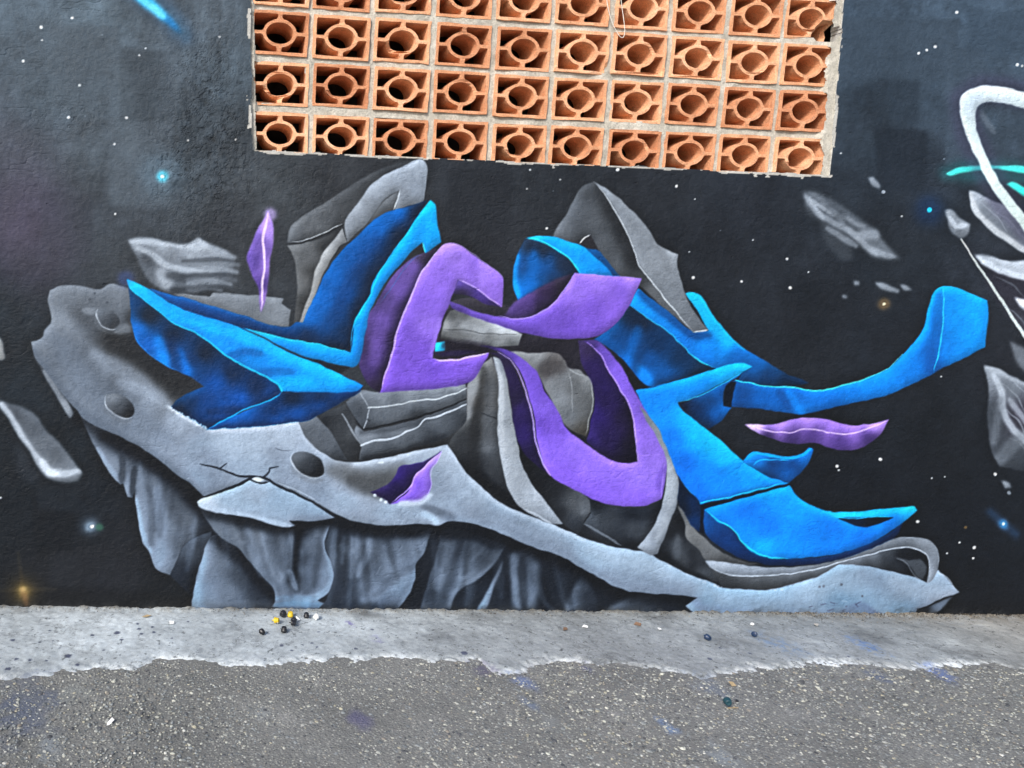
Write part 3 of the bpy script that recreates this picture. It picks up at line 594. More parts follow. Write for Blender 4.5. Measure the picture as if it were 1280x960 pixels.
K([(418, 590), (450, 600), (485, 604), (500, 590)], 14, g(98, 2), .7, 8); K([(440, 602), (470, 606), (492, 600)], 10, g(74, 2), .6, 6); K([(440, 608), (470, 615), (490, 618)], 5, g(80, 3), .6, 4); K([(400, 600), (440, 622), (480, 638), (540, 640)], 8, g(172, 13), .5, 6); K([(445, 578), (500, 568), (552, 550)], 4, g(186, 9), .7, 3)
K([(472, 579), (480, 577)], 2.4, g(205, 6), .85, 1.2); K([(530, 640), (545, 648), (580, 651), (640, 668)], 4, g(168, 13), .6, 3); K([(530, 634), (548, 640), (566, 648)], 4, g(92, 10), .7, 3); K([(548, 655), (540, 648), (528, 640)], 3, g(178, 13), .7, 2)
K([(562, 560), (590, 600), (625, 628), (690, 657), (730, 674)], 3, g(188, 10), .55, 2.5); K([(560, 648), (620, 662), (700, 692), (740, 716), (790, 738), (860, 744)], 6, g(118, 13), .5, 4); K([(800, 692), (835, 712), (885, 736)], 10, g(170, 13), .4, 7)
for i in range(60):
    k = random.random() * 15; dot(815 + k * 11, 694 + min(k, 7) * 5.6 + max(0, k - 8) * .6 + random.uniform(-1, 1.5), random.uniform(.5, 1.6), g(184, 11), .55, 1.2)
K([(870, 752), (880, 762), (930, 768), (1000, 770), (1100, 770)], 5, (122, 128, 164), .4, 4); K([(1050, 770), (1075, 758), (1095, 768)], 3, (84, 86, 124), .3, 2.5)
for _ in range(14):
    x = random.uniform(1015, 1090); y = random.uniform(752, 771); H([(x, y), (x + random.uniform(-9, 9), y + random.uniform(-5, 4))], random.uniform(.8, 2), (58, 58, 92), .6)
for x, y in ((1029, 732), (1052, 731), (1078, 745), (112, 374), (118, 366), (134, 378), (1024, 733)): dot(x, y, 1.6, g(84, 8), .7)
# broad airbrushed modelling and scuffs over the whole bone
for pts, w, v, al in (([(70, 425), (105, 468), (150, 512), (205, 545)], 16, 98, .28), ([(100, 520), (160, 556), (225, 600)], 10, 104, .35), ([(270, 545), (330, 548), (365, 540)], 12, 184, .35), ([(250, 570), (275, 595), (262, 612)], 12, 122, .35),
                      ([(400, 606), (440, 636), (500, 648)], 10, 124, .30), ([(345, 565), (362, 590), (395, 608)], 12, 126, .35), ([(505, 640), (530, 616), (560, 600)], 14, 128, .35), ([(560, 565), (572, 595), (600, 625)], 8, 172, .4), ([(590, 640), (650, 662), (710, 690)], 8, 126, .4),
                      ([(740, 684), (790, 700), (830, 716)], 8, 178, .4), ([(760, 720), (820, 734), (860, 738)], 8, 120, .4), ([(900, 745), (980, 746), (1040, 728)], 10, 174, .3), ([(880, 762), (960, 764), (1060, 764)], 10, 120, .3), ([(1080, 716), (1120, 730), (1160, 745)], 12, 122, .35), ([(1120, 725), (1150, 740), (1185, 742)], 5, 178, .4)):
    K(pts, w, g(v, 11), al, 8)
for _ in range(150):
    x = random.uniform(70, 1180); y = random.uniform(370, 770); K([(x, y), (x + random.uniform(-7, 7), y + random.uniform(-3, 3))], random.uniform(.5, 1.4), g(random.choice((96, 110, 178, 188)), 10), random.uniform(.2, .5), 1.0)
P(0, [(1146, 762), (1165, 756), (1190, 745), (1178, 760), (1160, 768), (1147, 770)], [(1150, 764, g(34, 8)), (1175, 757, g(110, 12))], soft=1.0); H([(1159, 727), (1170, 714), (1184, 723), (1197, 739)], 2, g(184, 10), .6)
# eye hollows
def eye(cx, cy, rx, ry, ang, lab, c0, c1):
    ca, sa = math.cos(math.radians(ang)), math.sin(math.radians(ang))
    pt = lambda k, s=1.0: (cx + s * rx * math.cos(k) * ca - s * ry * math.sin(k) * sa, cy + s * rx * math.cos(k) * sa + s * ry * math.sin(k) * ca)
    e = part('eye_hollow', lab, rock)
    P(e, [pt(k * math.pi / 6) for k in range(12)], [(cx - rx * .5, cy - ry * .6, c0), (cx + rx * .5, cy + ry * .5, c1), (cx, cy, tuple((np.array(c0) + c1) / 2))])
    H([pt(k, 1.05) for k in np.linspace(0.3, 3.2, 9)], [.8, 2, 1.4, 2.4, .8], g(184, 6), .8)
    H([pt(k, 1.25) for k in np.linspace(0.5, 2.2, 6)], 4, g(112, 5), .4, 1.4)
eye(135, 398, 16, 11, 38, 'round hollow in the top of the rock head', g(96), g(70)); eye(150, 507, 20, 12.5, 36, 'oval hollow in the lower rock jaw', g(112), g(54)); eye(385, 580, 22, 14, 30, 'oval hollow at the right end of the cracked bone', g(92), g(46))
K([(105, 388), (118, 390)], 3, g(150), .5, 2, clip=False); K([(148, 412), (160, 410)], 5, g(140), .5, 3, clip=False)
# cracked chip
K([(250, 640), (300, 650), (340, 660), (366, 662)], 4, g(40, 8), .5, 4, clip=False)
ch = part('cracked_chip', 'pale chip of rock split off below the dark crack', rock)
P(ch, [(246, 627), (256, 621), (290, 610), (312, 600), (322, 602), (340, 602), (355, 609), (378, 622), (396, 632), (418, 648), (400, 651), (384, 652), (362, 650), (369, 657), (360, 659), (340, 655), (318, 648), (290, 643), (262, 639), (250, 634)], [(255, 628, g(178, 10)), (290, 625, g(162, 13)), (320, 612, g(156, 12)), (350, 625, g(150, 14)), (395, 642, g(142, 14)), (300, 638, g(160, 13)), (345, 650, g(152, 13))])
K([(250, 632), (290, 641), (330, 650), (362, 657)], 3, g(190, 12), .5, 2)
H([(250, 622), (285, 611), (312, 599), (322, 596), (333, 598), (345, 606), (375, 620), (396, 631), (416, 645)], [1.8, 3.2, 4.6, 4, 3.4, 4.4, 3, 2.4, 4], g(42, 12), 1.1)
H([(251, 580), (275, 586), (290, 592), (302, 595), (318, 596), (326, 598)], [1.4, 3, 2.6, 3.6, 4], g(44, 12), 1.1); H([(272, 586), (284, 578)], 2, g(60, 12), 1.1); H([(328, 597), (336, 590), (337, 585), (348, 583)], [3.4, 2.8, 1.6], g(50, 12), .85); H([(312, 600), (322, 603), (336, 602)], 3, g(36, 12), 1); H([(342, 559), (352, 562), (366, 563)], 1.4, g(84, 10), .6)
H([(346, 603), (380, 617), (398, 628)], 1.2, g(205, 10), .6); P(0, [(315, 599), (322, 596), (330, 599), (322, 602)], g(205, 8), soft=.5)

# --- stacked stones in the middle
mid = part('stone_hollow', 'dark hollow behind the stacked grey stones and drapes')
P(mid, [(374, 527), (400, 512), (452, 488), (476, 486), (540, 440), (548, 395), (570, 374), (640, 385), (660, 420), (745, 420), (800, 470), (816, 484), (800, 500), (830, 600), (826, 640), (800, 686), (760, 681), (690, 655), (618, 622), (560, 556), (500, 568), (436, 578), (405, 566)], [(440, 540, g(58, 3)), (600, 430, (48, 44, 58)), (700, 430, (48, 44, 54)), (590, 560, g(60, 2)), (660, 600, g(36, 6)), (780, 660, g(58, 5)), (790, 478, g(36, 4)), (600, 380, (60, 56, 66)), (720, 480, (50, 46, 58))])
ws = part('stone_slab', 'grey wedge stone behind the eye hollow')
P(ws, [(372, 527), (394, 519), (412, 537), (424, 556), (434, 576), (418, 574), (398, 562), (384, 548)], [(385, 530, g(98)), (405, 550, g(94)), (425, 572, g(76)), (392, 555, g(104))])
ws2 = part('stone_slab', 'dark upright stone face beside the stacked slabs')
P(ws2, [(396, 519), (432, 505), (444, 528), (453, 556), (450, 577), (436, 577), (424, 556), (412, 537)], [(405, 522, g(52, 4)), (425, 530, g(66, 4)), (440, 560, g(58, 3)), (440, 540, g(78, 4))])
H([(428, 518), (440, 538), (452, 556)], [1.5, 3, 2.5], g(150), .8)
lo = part('stone_slab', 'lower grey stone slab with a pale rim, below its twin')
P(lo, [(446, 532), (455, 540), (500, 530), (545, 516), (583, 499), (583, 526), (562, 545), (530, 556), (500, 565), (474, 573), (449, 576), (451, 556), (444, 542)], [(460, 545, g(122)), (500, 536, g(116)), (545, 520, g(104)), (580, 503, g(110)), (470, 560, g(92)), (510, 550, g(92)), (560, 525, g(84)), (575, 520, g(72)), (480, 571, g(66)), (540, 550, g(66)), (452, 574, g(70))])
K([(452, 540), (500, 533), (545, 519), (583, 503)], 4, g(62), .55, 2.5)
H([(451, 557), (465, 551), (492, 548), (508, 540), (522, 534), (530, 526), (552, 519), (583, 505)], [3, 3, 2, 2.6, 2], g(196), .9); H([(452, 557), (449, 575)], 1.4, g(120), .6)
K([(456, 574), (500, 566), (555, 546)], 3, g(48), .6, 2)
up = part('stone_slab', 'upper grey stone slab with a pale top, touching the purple letter')
P(up, [(432, 503), (452, 488), (470, 490), (582, 480), (583, 498), (556, 510), (520, 521), (490, 529), (455, 538), (446, 527)], [(440, 505, g(84)), (447, 515, g(78)), (462, 495, g(112)), (478, 500, g(126)), (490, 496, g(104)), (510, 498, g(130)), (545, 492, g(124)), (575, 485, g(140)), (475, 520, g(102)), (500, 514, g(104)), (545, 507, g(96)), (575, 494, g(86)), (520, 519, g(72)), (460, 533, g(78))])
H([(461, 509), (480, 508), (506, 504), (512, 502), (545, 499), (560, 495), (583, 486)], [2, 1.6, 2, 1.6], g(205), .9); H([(463, 509), (459, 522), (455, 537)], 1.6, g(176), .8); H([(461, 508), (454, 496), (450, 490)], 1.8, g(160), .7); H([(446, 527), (454, 537), (500, 527), (556, 511), (583, 498)], [1.6, 3, 3, 2], g(38), .8); K([(458, 524), (463, 526)], 2, g(60), .7, 1)
# drapes right of the stones
dr = part('rock_drape', 'brown grey draped rock falling below the purple letter foot')
P(dr, [(584, 482), (594, 470), (604, 455), (614, 446), (622, 470), (624, 520), (628, 560), (640, 600), (658, 634), (640, 632), (615, 620), (590, 597), (575, 579), (560, 557), (568, 543), (583, 525)], [(590, 485, g(128, 3)), (600, 465, g(126, 2)), (606, 475, (96, 92, 88)), (598, 500, (84, 81, 80)), (588, 520, g(84, 2)), (575, 550, g(58, 3)), (596, 540, g(52, 2)), (592, 580, g(34, 4)), (612, 480, g(82, 3)), (616, 530, g(84, 4)), (612, 560, g(92, 5)), (610, 590, g(64, 4)), (632, 620, g(52, 5)), (600, 600, g(38, 4)), (620, 570, g(74, 5))])
K([(604, 462), (605, 490), (597, 520), (592, 560), (592, 590)], 5, g(44, 1), .55, 4); K([(594, 475), (587, 500), (585, 520)], 4, g(150, 3), .6, 3); K([(612, 470), (610, 520), (608, 560)], 6, g(98, 4), .5, 4); K([(596, 588), (618, 610), (650, 634)], 5, g(28, 5), .7, 3); K([(600, 515), (624, 524)], 1.6, g(50), .6, 1)
bs = part('rock_drape', 'pale bone coloured strip running down beside the purple loop')
P(bs, [(616, 446), (627, 452), (634, 478), (639, 512), (646, 548), (652, 575), (662, 600), (682, 626), (704, 654), (690, 655), (655, 637), (641, 622), (630, 592), (624, 560), (622, 520), (623, 480)], [(622, 455, g(118)), (628, 480, g(142, 4)), (630, 520, g(148, 5)), (638, 560, g(152, 5)), (645, 590, g(156, 6)), (665, 620, g(160, 7)), (690, 648, g(148, 8)), (652, 590, g(140, 6))])
K([(618, 448), (626, 480), (626, 520), (630, 560)], 2, g(178, 4), .5, 2); H([(655, 636), (670, 643), (690, 655)], 3, g(196, 8), .6)
bk = part('stone_hollow', 'black gap with a grey lobe beneath the purple loop')
P(bk, [(646, 545), (662, 572), (690, 594), (735, 622), (740, 640), (730, 655), (722, 669), (704, 654), (682, 626), (662, 600), (652, 575)], [(655, 570, g(24, 5)), (675, 600, g(30, 5)), (690, 612, g(42, 4)), (715, 630, g(84, 4)), (730, 638, g(106, 5)), (700, 640, g(46, 5)), (718, 655, g(62, 7)), (725, 662, g(70, 7))])
dk = part('stone_hollow', 'dark curved panel under the bottom of the purple loop')
P(dk, [(738, 620), (770, 634), (800, 635), (828, 624), (828, 642), (815, 662), (798, 686), (775, 684), (752, 672), (730, 655), (737, 640)], [(745, 628, g(36, 7)), (790, 640, g(34, 9)), (820, 635, g(40, 8)), (760, 650, g(66, 6)), (790, 660, g(70, 6)), (805, 665, g(76, 7)), (770, 675, g(52, 6)), (740, 650, g(80, 7)), (785, 680, g(40, 6))]); H([(730, 655), (748, 664), (776, 682)], 3, g(150, 8), .5); H([(738, 640), (730, 653)], 1.5, g(30), .8)
# loop interior
ir = part('grey_boulder', 'grey faceted boulder inside the purple loop')
P(ir, [(638, 439), (668, 441), (698, 442), (706, 451), (710, 459), (724, 462), (730, 468), (738, 471), (742, 500), (737, 530), (733, 546), (720, 541), (704, 528), (694, 510), (684, 490), (674, 470), (655, 452)], [(650, 444, g(122, 2)), (670, 450, g(128, 2)), (695, 450, (92, 88, 88)), (685, 465, (84, 80, 82)), (690, 480, g(126, 3)), (700, 500, g(132, 4)), (706, 470, g(118, 3)), (712, 520, g(110, 4)), (720, 480, g(96, 2)), (730, 500, g(98, 2)), (733, 475, g(128, 2)), (728, 540, (86, 82, 76)), (716, 466, g(100, 2))])
K([(676, 462), (690, 458), (704, 460)], 8, (76, 72, 74), .6, 4); H([(710, 462), (716, 490), (714, 520)], 1.5, g(150, 3), .6); H([(738, 473), (741, 500), (736, 528), (732, 543)], 2, g(160, 3), .7); H([(711, 460), (722, 467), (730, 469)], 1.5, g(160, 2), .6)
wd = part('grey_wedge', 'pale grey wedge stone between the purple letter arms')
P(wd, [(552, 412), (557, 398), (562, 388), (580, 385), (604, 396), (625, 405), (653, 417), (648, 432), (615, 433), (580, 430), (552, 424)], [(562, 392, g(66, 1)), (580, 392, g(80, 1)), (600, 402, g(140, 2)), (580, 406, g(158, 3)), (558, 408, g(150, 2)), (625, 412, g(176, 3)), (640, 417, g(180, 3)), (600, 413, g(170, 3)), (570, 420, g(92, 1)), (610, 425, g(106, 2)), (640, 428, g(102, 2)), (555, 420, g(56, 1))])
H([(553, 411), (580, 413), (610, 417), (650, 418)], 1.6, g(74, 2), .7); K([(552, 418), (600, 421), (648, 422)], 3, g(112, 1), .5, 2)
P(part('cyan_tick', 'tiny bright cyan square inside the purple letter'), [(544, 429), (557, 427), (556, 438), (544, 440)], [(546, 431, (70, 190, 220)), (554, 436, (40, 160, 215))]); K([(556, 432), (610, 436)], 8, (40, 34, 52), .6, 3, clip=False)

# --- grey sheets behind the blue and purple letters
gs = part('grey_sheet', 'folded grey sheet rising to a point under the brick screen')
P(gs, [(359, 304), (366, 281), (395, 261), (430, 238), (460, 219), (495, 204), (520, 199), (500, 230), (470, 262), (440, 296), (430, 282), (400, 294)], [(365, 298, g(104, 4)), (385, 280, g(98, 3)), (410, 270, g(86, 3)), (430, 250, g(76, 3)), (425, 275, g(72, 3)), (460, 230, g(70, 3)), (400, 288, g(98, 3)), (485, 212, g(62, 4))], soft=0.9)
P(gs, [(359, 307), (380, 304), (400, 298), (430, 284), (424, 310), (400, 345), (388, 380), (378, 406), (367, 406), (371, 375), (371, 350), (368, 325)], [(365, 312, g(108, 2)), (385, 320, g(96, 2)), (410, 305, g(60, 2)), (378, 350, g(100, 1)), (392, 340, g(76, 1)), (372, 395, g(76, 1)), (382, 380, g(68, 1)), (428, 290, g(50, 2))])
H([(360, 305), (378, 303), (402, 294), (431, 280)], 3, g(44, 3), .85); H([(361, 303), (380, 301), (402, 292), (430, 279)], 1.4, g(196, 3), .9); H([(360, 304), (366, 281), (395, 261), (430, 238)], 1.2, g(130, 3), .4)
gb = part('grey_sheet', 'narrow pale band along the edge of the folded grey sheet')
P(gb, [(420, 296), (429, 284), (434, 302), (424, 308), (412, 327), (402, 347), (395, 364), (388, 384), (379, 404), (374, 404), (382, 382), (390, 358), (394, 338), (404, 316)], [(425, 295, g(128, 2)), (408, 322, g(146, 1)), (396, 350, g(150, 0)), (384, 385, g(142, 0))]); H([(428, 282), (431, 292), (434, 303)], 1.8, g(40), .8)
gp = part('grey_sheet', 'pale grey pointed sheet just under the sill of the brick screen')
P(gp, [(431, 280), (440, 262), (452, 248), (461, 234), (478, 221), (502, 208), (524, 199), (531, 203), (533, 216), (529, 253), (510, 257), (493, 263), (499, 237), (482, 247), (471, 262), (458, 280), (444, 294), (434, 303)], [(440, 282, g(132, 6)), (455, 262, g(138, 6)), (475, 238, g(146, 7)), (500, 218, g(150, 8)), (525, 206, g(158, 8)), (520, 235, g(142, 8)), (508, 252, g(124, 6)), (500, 246, g(130, 6)), (446, 290, g(112, 4)), (465, 262, g(122, 5))]); K([(455, 252), (460, 270), (450, 285)], 4, g(112, 5), .4, 3)
P(gs, [(497, 238), (493, 261), (480, 268), (462, 280), (450, 300), (440, 310), (434, 303), (446, 292), (458, 280), (471, 262), (482, 248)], [(490, 248, g(104, 4)), (475, 265, g(88, 3)), (450, 295, g(62, 3)), (442, 305, g(52, 3))]); H([(499, 236), (496, 250), (492, 262)], 2, g(210, 5), .9); H([(524, 199), (531, 203), (533, 216), (529, 252)], 1.3, g(190, 8), .5)
hn = part('grey_sheet', 'dark grey left half of the horn above the purple swoosh')
P(hn, [(742, 227), (727, 234), (717, 250), (708, 268), (696, 285), (690, 298), (724, 308), (738, 294), (750, 325), (770, 345), (802, 360), (830, 385), (866, 414), (868, 413), (850, 395), (830, 372), (815, 352), (800, 332), (792, 310), (783, 290), (772, 266), (758, 244)], [(735, 236, g(76, 4)), (720, 262, g(92, 5)), (702, 288, g(98, 5)), (740, 275, g(88, 4)), (755, 300, g(88, 4)), (765, 260, g(66, 3)), (778, 290, g(60, 3)), (790, 325, g(56, 3)), (770, 330, g(90, 4)), (800, 345, g(72, 3)), (815, 365, g(100, 3)), (845, 398, g(98, 4)), (730, 300, g(72, 4))], soft=0.7)
K([(748, 235), (768, 268), (782, 300), (795, 332)], 7, g(50, 3), .5, 5)
P(0, [(725, 304), (738, 293), (750, 316), (738, 311)], (54, 52, 58), soft=.5); H([(725, 304), (731, 297), (738, 293)], 1.8, g(220, 3), .9)

# --- blue, right side
bl = part('blue_ribbon', 'blue upper ribbon sweeping down right behind the purple swoosh')
P(bl, [(655, 299), (668, 299), (690, 306), (707, 320), (722, 338), (727, 343), (700, 352), (660, 372), (648, 377), (642, 360), (642, 338), (646, 318)], [(660, 305, (30, 50, 78)), (680, 312, (34, 52, 80)), (705, 332, (30, 52, 84)), (665, 330, (24, 76, 140)), (650, 330, (14, 84, 165)), (648, 362, (0, 122, 222)), (662, 355, (8, 104, 200)), (690, 345, (26, 66, 120)), (675, 335, (14, 92, 178))])
K([(668, 318), (664, 345), (655, 368)], 5, (14, 112, 214), .5, 4); K([(688, 322), (680, 345)], 4, (20, 84, 160), .4, 4); K([(646, 320), (643, 345), (649, 374)], 3, (40, 160, 245), .5, 2)
P(bl, [(733, 310), (748, 313), (755, 322), (768, 338), (775, 346), (760, 346), (745, 330)], (6, 84, 158))
P(bl, [(657, 298), (672, 295), (692, 296), (715, 303), (728, 307), (742, 320), (760, 336), (766, 346), (728, 344), (716, 328), (700, 315), (684, 305), (667, 300)], [(665, 297, (40, 165, 235)), (690, 300, (0, 140, 232)), (710, 310, (0, 146, 236)), (735, 322, (0, 138, 228)), (755, 338, (0, 130, 220)), (728, 338, (0, 150, 240))])
H([(656, 299), (670, 299), (686, 305), (702, 315), (716, 328), (727, 343)], 1.8, (90, 205, 250), .9)
P(bl, [(797, 361), (830, 385), (866, 414), (886, 413), (873, 390), (857, 367), (866, 365), (876, 370), (886, 386), (905, 411), (926, 433), (950, 447), (976, 463), (1012, 479), (990, 483), (960, 482), (922, 477), (928, 468), (940, 459), (920, 462), (897, 462), (880, 455), (856, 436), (836, 416), (812, 399), (785, 381)],
  [(800, 370, (0, 136, 228)), (800, 385, (10, 140, 232)), (830, 398, (0, 126, 220)), (860, 425, (0, 112, 212)), (868, 375, (20, 160, 238)), (885, 395, (0, 152, 238)), (880, 430, (0, 128, 230)), (905, 430, (0, 142, 238)), (880, 448, (0, 118, 222)), (920, 450, (0, 106, 205)), (945, 455, (6, 92, 178)), (960, 470, (12, 66, 126)), (985, 474, (14, 52, 96)), (930, 472, (10, 68, 132)), (835, 408, (0, 122, 218))])
K([(800, 366), (835, 394), (868, 418), (886, 418)], 5, (0, 70, 150), .65, 3.5); K([(862, 368), (880, 395), (912, 430)], 5, (40, 176, 245), .5, 4); H([(785, 381), (812, 399), (836, 416), (858, 437), (880, 454), (897, 461)], 2, (90, 200, 250), .9)
K([(876, 371), (905, 411), (930, 436)], 2, (60, 185, 250), .5, 1.5)
b2 = part('blue_ribbon', 'dark navy blue panel of ribbon below the purple swoosh')
P(b2, [(785, 381), (812, 399), (836, 416), (858, 437), (880, 455), (897, 461), (870, 469), (842, 476), (816, 484), (802, 476), (788, 460), (775, 446), (762, 436), (742, 424), (756, 416), (772, 402)], [(785, 390, (18, 46, 82)), (800, 405, (22, 44, 76)), (770, 415, (6, 76, 150)), (758, 428, (6, 90, 176)), (790, 430, (4, 78, 156)), (820, 430, (8, 56, 108)), (850, 445, (10, 56, 104)), (880, 460, (16, 56, 98)), (785, 452, (0, 104, 206)), (805, 470, (0, 112, 218)), (830, 468, (4, 84, 164)), (810, 450, (4, 82, 162))])
K([(798, 412), (790, 440), (784, 455)], 5, (10, 112, 212), .45, 4); K([(800, 460), (812, 478)], 5, (20, 140, 240), .5, 3); K([(812, 415), (800, 440), (795, 462)], 4, (6, 56, 110), .4, 4)
hl = part('grey_sheet', 'pale grey right half of the horn with a white spine')
P(hl, [(742, 227), (760, 237), (785, 258), (800, 275), (812, 290), (822, 306), (847, 318), (846, 330), (850, 346), (858, 370), (870, 393), (886, 412), (867, 416), (850, 396), (830, 372), (815, 352), (800, 332), (792, 310), (783, 290), (772, 266), (758, 244)], [(752, 235, g(134, 6)), (775, 258, g(128, 5)), (795, 285, g(126, 5)), (800, 310, g(128, 5)), (820, 325, g(136, 5)), (840, 322, g(148, 5)), (835, 345, g(124, 5)), (830, 365, g(116, 5)), (850, 375, g(120, 5)), (872, 405, g(112, 5))])
H([(742, 227), (757, 244), (772, 268), (783, 291), (792, 312), (800, 334), (815, 353), (831, 373), (850, 396), (867, 415)], 1.8, g(205, 5), .9); H([(867, 415), (885, 412)], 2.2, g(210, 5), .85); K([(815, 300), (828, 318), (836, 340)], 4, g(108, 4), .4, 3)
b4 = part('blue_ribbon', 'long blue arm of ribbon curling up to a squared end')
P(b4, [(914, 478), (922, 475), (960, 483), (985, 484), (1020, 489), (1050, 483), (1080, 474), (1106, 463), (1126, 446), (1144, 425), (1154, 410), (1160, 390), (1168, 364), (1180, 358), (1198, 361), (1234, 376), (1236, 392), (1231, 434), (1200, 450), (1167, 466), (1140, 480), (1108, 494), (1070, 503), (1030, 512), (1000, 518), (985, 516), (950, 511), (913, 509)],
  [(925, 490, (0, 78, 160)), (960, 495, (0, 98, 196)), (990, 502, (0, 92, 188)), (1000, 514, (0, 118, 222)), (1030, 500, (0, 108, 212)), (1070, 490, (0, 118, 222)), (1110, 478, (0, 126, 230)), (1140, 452, (0, 120, 222)), (1155, 440, (0, 106, 206)), (1165, 410, (0, 128, 226)), (1172, 375, (4, 148, 236)), (1168, 455, (0, 96, 194)), (1185, 380, (2, 136, 230)), (1210, 385, (10, 146, 236)), (1225, 400, (6, 144, 236)), (1210, 420, (4, 142, 236)), (1180, 440, (0, 124, 224)), (1230, 425, (6, 136, 228)), (1195, 445, (4, 130, 228))])
K([(1174, 370), (1170, 415), (1160, 460)], 5, (0, 84, 178), .5, 4); K([(1150, 425), (1120, 462), (1080, 485)], 5, (20, 150, 240), .35, 4); K([(985, 490), (995, 505), (1002, 516)], 4, (10, 130, 230), .5, 3); K([(975, 488), (985, 510)], 4, (0, 70, 150), .4, 3)
H([(920, 475), (960, 483), (985, 484), (1020, 489), (1052, 482), (1082, 473), (1108, 461), (1128, 443)], [1.2, 2, 2, 2.2, 1.6, 1], (110, 210, 250), .9); H([(1180, 358), (1179, 398), (1174, 436), (1167, 465)], 1.7, (90, 195, 245), .85); H([(1168, 364), (1180, 358), (1198, 361), (1233, 376)], 1.4, (50, 175, 245), .6)
b5 = part('blue_ribbon', 'broad bright blue body of ribbon right of the bone strip')
P(b5, [(850, 505), (870, 497), (900, 482), (938, 460), (922, 472), (910, 480), (905, 492), (905, 508), (916, 510), (906, 522), (886, 537), (872, 528)], [(855, 505, (14, 36, 76)), (870, 512, (10, 56, 116)), (885, 500, (4, 70, 140)), (895, 520, (0, 92, 186)), (902, 490, (0, 92, 184)), (908, 515, (0, 108, 208)), (925, 468, (0, 96, 190)), (880, 528, (6, 58, 116))])
P(0, [(907, 487), (912, 479), (921, 477), (917, 490), (915, 510), (905, 508)], (10, 28, 54))
P(b5, [(795, 488), (816, 484), (850, 475), (880, 466), (905, 458), (925, 453), (941, 458), (930, 465), (900, 481), (870, 496), (848, 503), (850, 508), (864, 521), (882, 536), (902, 551), (917, 566), (932, 579), (950, 590), (970, 598), (987, 604), (960, 611), (920, 621), (876, 631), (860, 612), (848, 597), (838, 575), (822, 545), (806, 514)],
  [(800, 490, (0, 118, 222)), (830, 487, (0, 124, 228)), (870, 478, (0, 134, 234)), (910, 463, (20, 158, 232)), (930, 459, (30, 170, 230)), (830, 510, (0, 130, 238)), (848, 515, (0, 148, 242)), (840, 545, (0, 120, 238)), (870, 545, (4, 156, 244)), (895, 555, (16, 164, 240)), (915, 572, (8, 154, 238)), (855, 580, (0, 112, 238)), (890, 590, (0, 130, 240)), (870, 615, (0, 112, 236)), (940, 598, (4, 142, 238)), (965, 603, (0, 132, 236)), (910, 612, (0, 126, 240))])
K([(860, 530), (885, 550), (912, 575)], 10, (30, 180, 245), .35, 8); K([(900, 590), (925, 580)], 3, (0, 110, 215), .35, 3)
H([(848, 503), (872, 496), (902, 481), (932, 464)], 1.4, (70, 190, 245), .7); H([(806, 514), (822, 546), (838, 576)], 1.2, (40, 150, 240), .4); H([(848, 598), (861, 613), (875, 629), (920, 619), (960, 609), (984, 603)], 1.6, (70, 190, 250), .85)
b6 = part('blue_ribbon', 'small blue fin curling over the gap in the blue ribbon')
P(b6, [(928, 577), (940, 566), (955, 566), (985, 571), (1002, 567), (1011, 559), (1016, 561), (1013, 574), (1002, 590), (987, 603), (966, 598), (946, 588)], [(935, 574, (0, 120, 215)), (950, 575, (0, 112, 208)), (965, 580, (4, 66, 140)), (990, 580, (4, 72, 152)), (985, 595, (0, 96, 192)), (1008, 572, (0, 106, 204)), (960, 592, (2, 74, 150))])
K([(932, 575), (944, 566), (958, 567), (986, 572), (1004, 567), (1014, 560)], 5, (4, 146, 228), .95, 1.2); H([(941, 583), (948, 576), (958, 574), (990, 576)], 1.5, (60, 180, 240), .7)
P(0, [(876, 631), (920, 621), (960, 611), (988, 604), (986, 607), (960, 614), (920, 625), (881, 637), (881, 667), (875, 665)], (8, 22, 54), soft=.5)
b7 = part('blue_ribbon', 'bright blue lower horn of ribbon pointing right above the rock tail')
P(b7, [(880, 637), (896, 650), (916, 662), (926, 677), (945, 692), (985, 698), (1050, 692), (1110, 667), (1128, 652), (1118, 672), (1086, 690), (1050, 700), (1010, 706), (960, 706), (922, 696), (897, 681), (881, 665)], [(885, 650, (0, 76, 160)), (905, 675, (4, 62, 140)), (940, 698, (2, 58, 134)), (990, 703, (0, 52, 124)), (1060, 697, (0, 56, 128)), (1110, 672, (0, 48, 110))])
P(b7, [(880, 637), (920, 625), (960, 614), (986, 607), (994, 618), (1008, 629), (1022, 635), (1042, 640), (1080, 638), (1120, 634), (1143, 633), (1146, 637), (1130, 651), (1110, 666), (1080, 682), (1050, 692), (1020, 696), (985, 698), (960, 697), (940, 690), (926, 676), (916, 661), (898, 653)],
  [(890, 640, (0, 126, 238)), (930, 635, (0, 118, 238)), (970, 622, (0, 140, 242)), (1000, 635, (0, 144, 242)), (960, 655, (0, 118, 240)), (930, 665, (0, 132, 240)), (1010, 660, (0, 126, 240)), (985, 685, (0, 136, 242)), (950, 690, (10, 158, 244)), (1040, 680, (0, 124, 238)), (1080, 670, (0, 112, 228)), (1110, 655, (0, 116, 228)), (1060, 642, (6, 148, 232)), (1100, 639, (10, 140, 232)), (1138, 637, (40, 170, 240)), (1040, 660, (0, 118, 236))])
K([(1030, 638), (1060, 645), (1100, 640), (1140, 634)], 3, (50, 176, 245), .5, 2); P(0, [(1046, 648), (1080, 646), (1117, 646), (1102, 653), (1082, 658), (1066, 656)], [(1060, 650, (10, 40, 84)), (1100, 648, (8, 22, 46))], soft=.6); H([(1038, 642), (1055, 648), (1085, 646), (1116, 645)], 1.6, (60, 180, 245), .7)
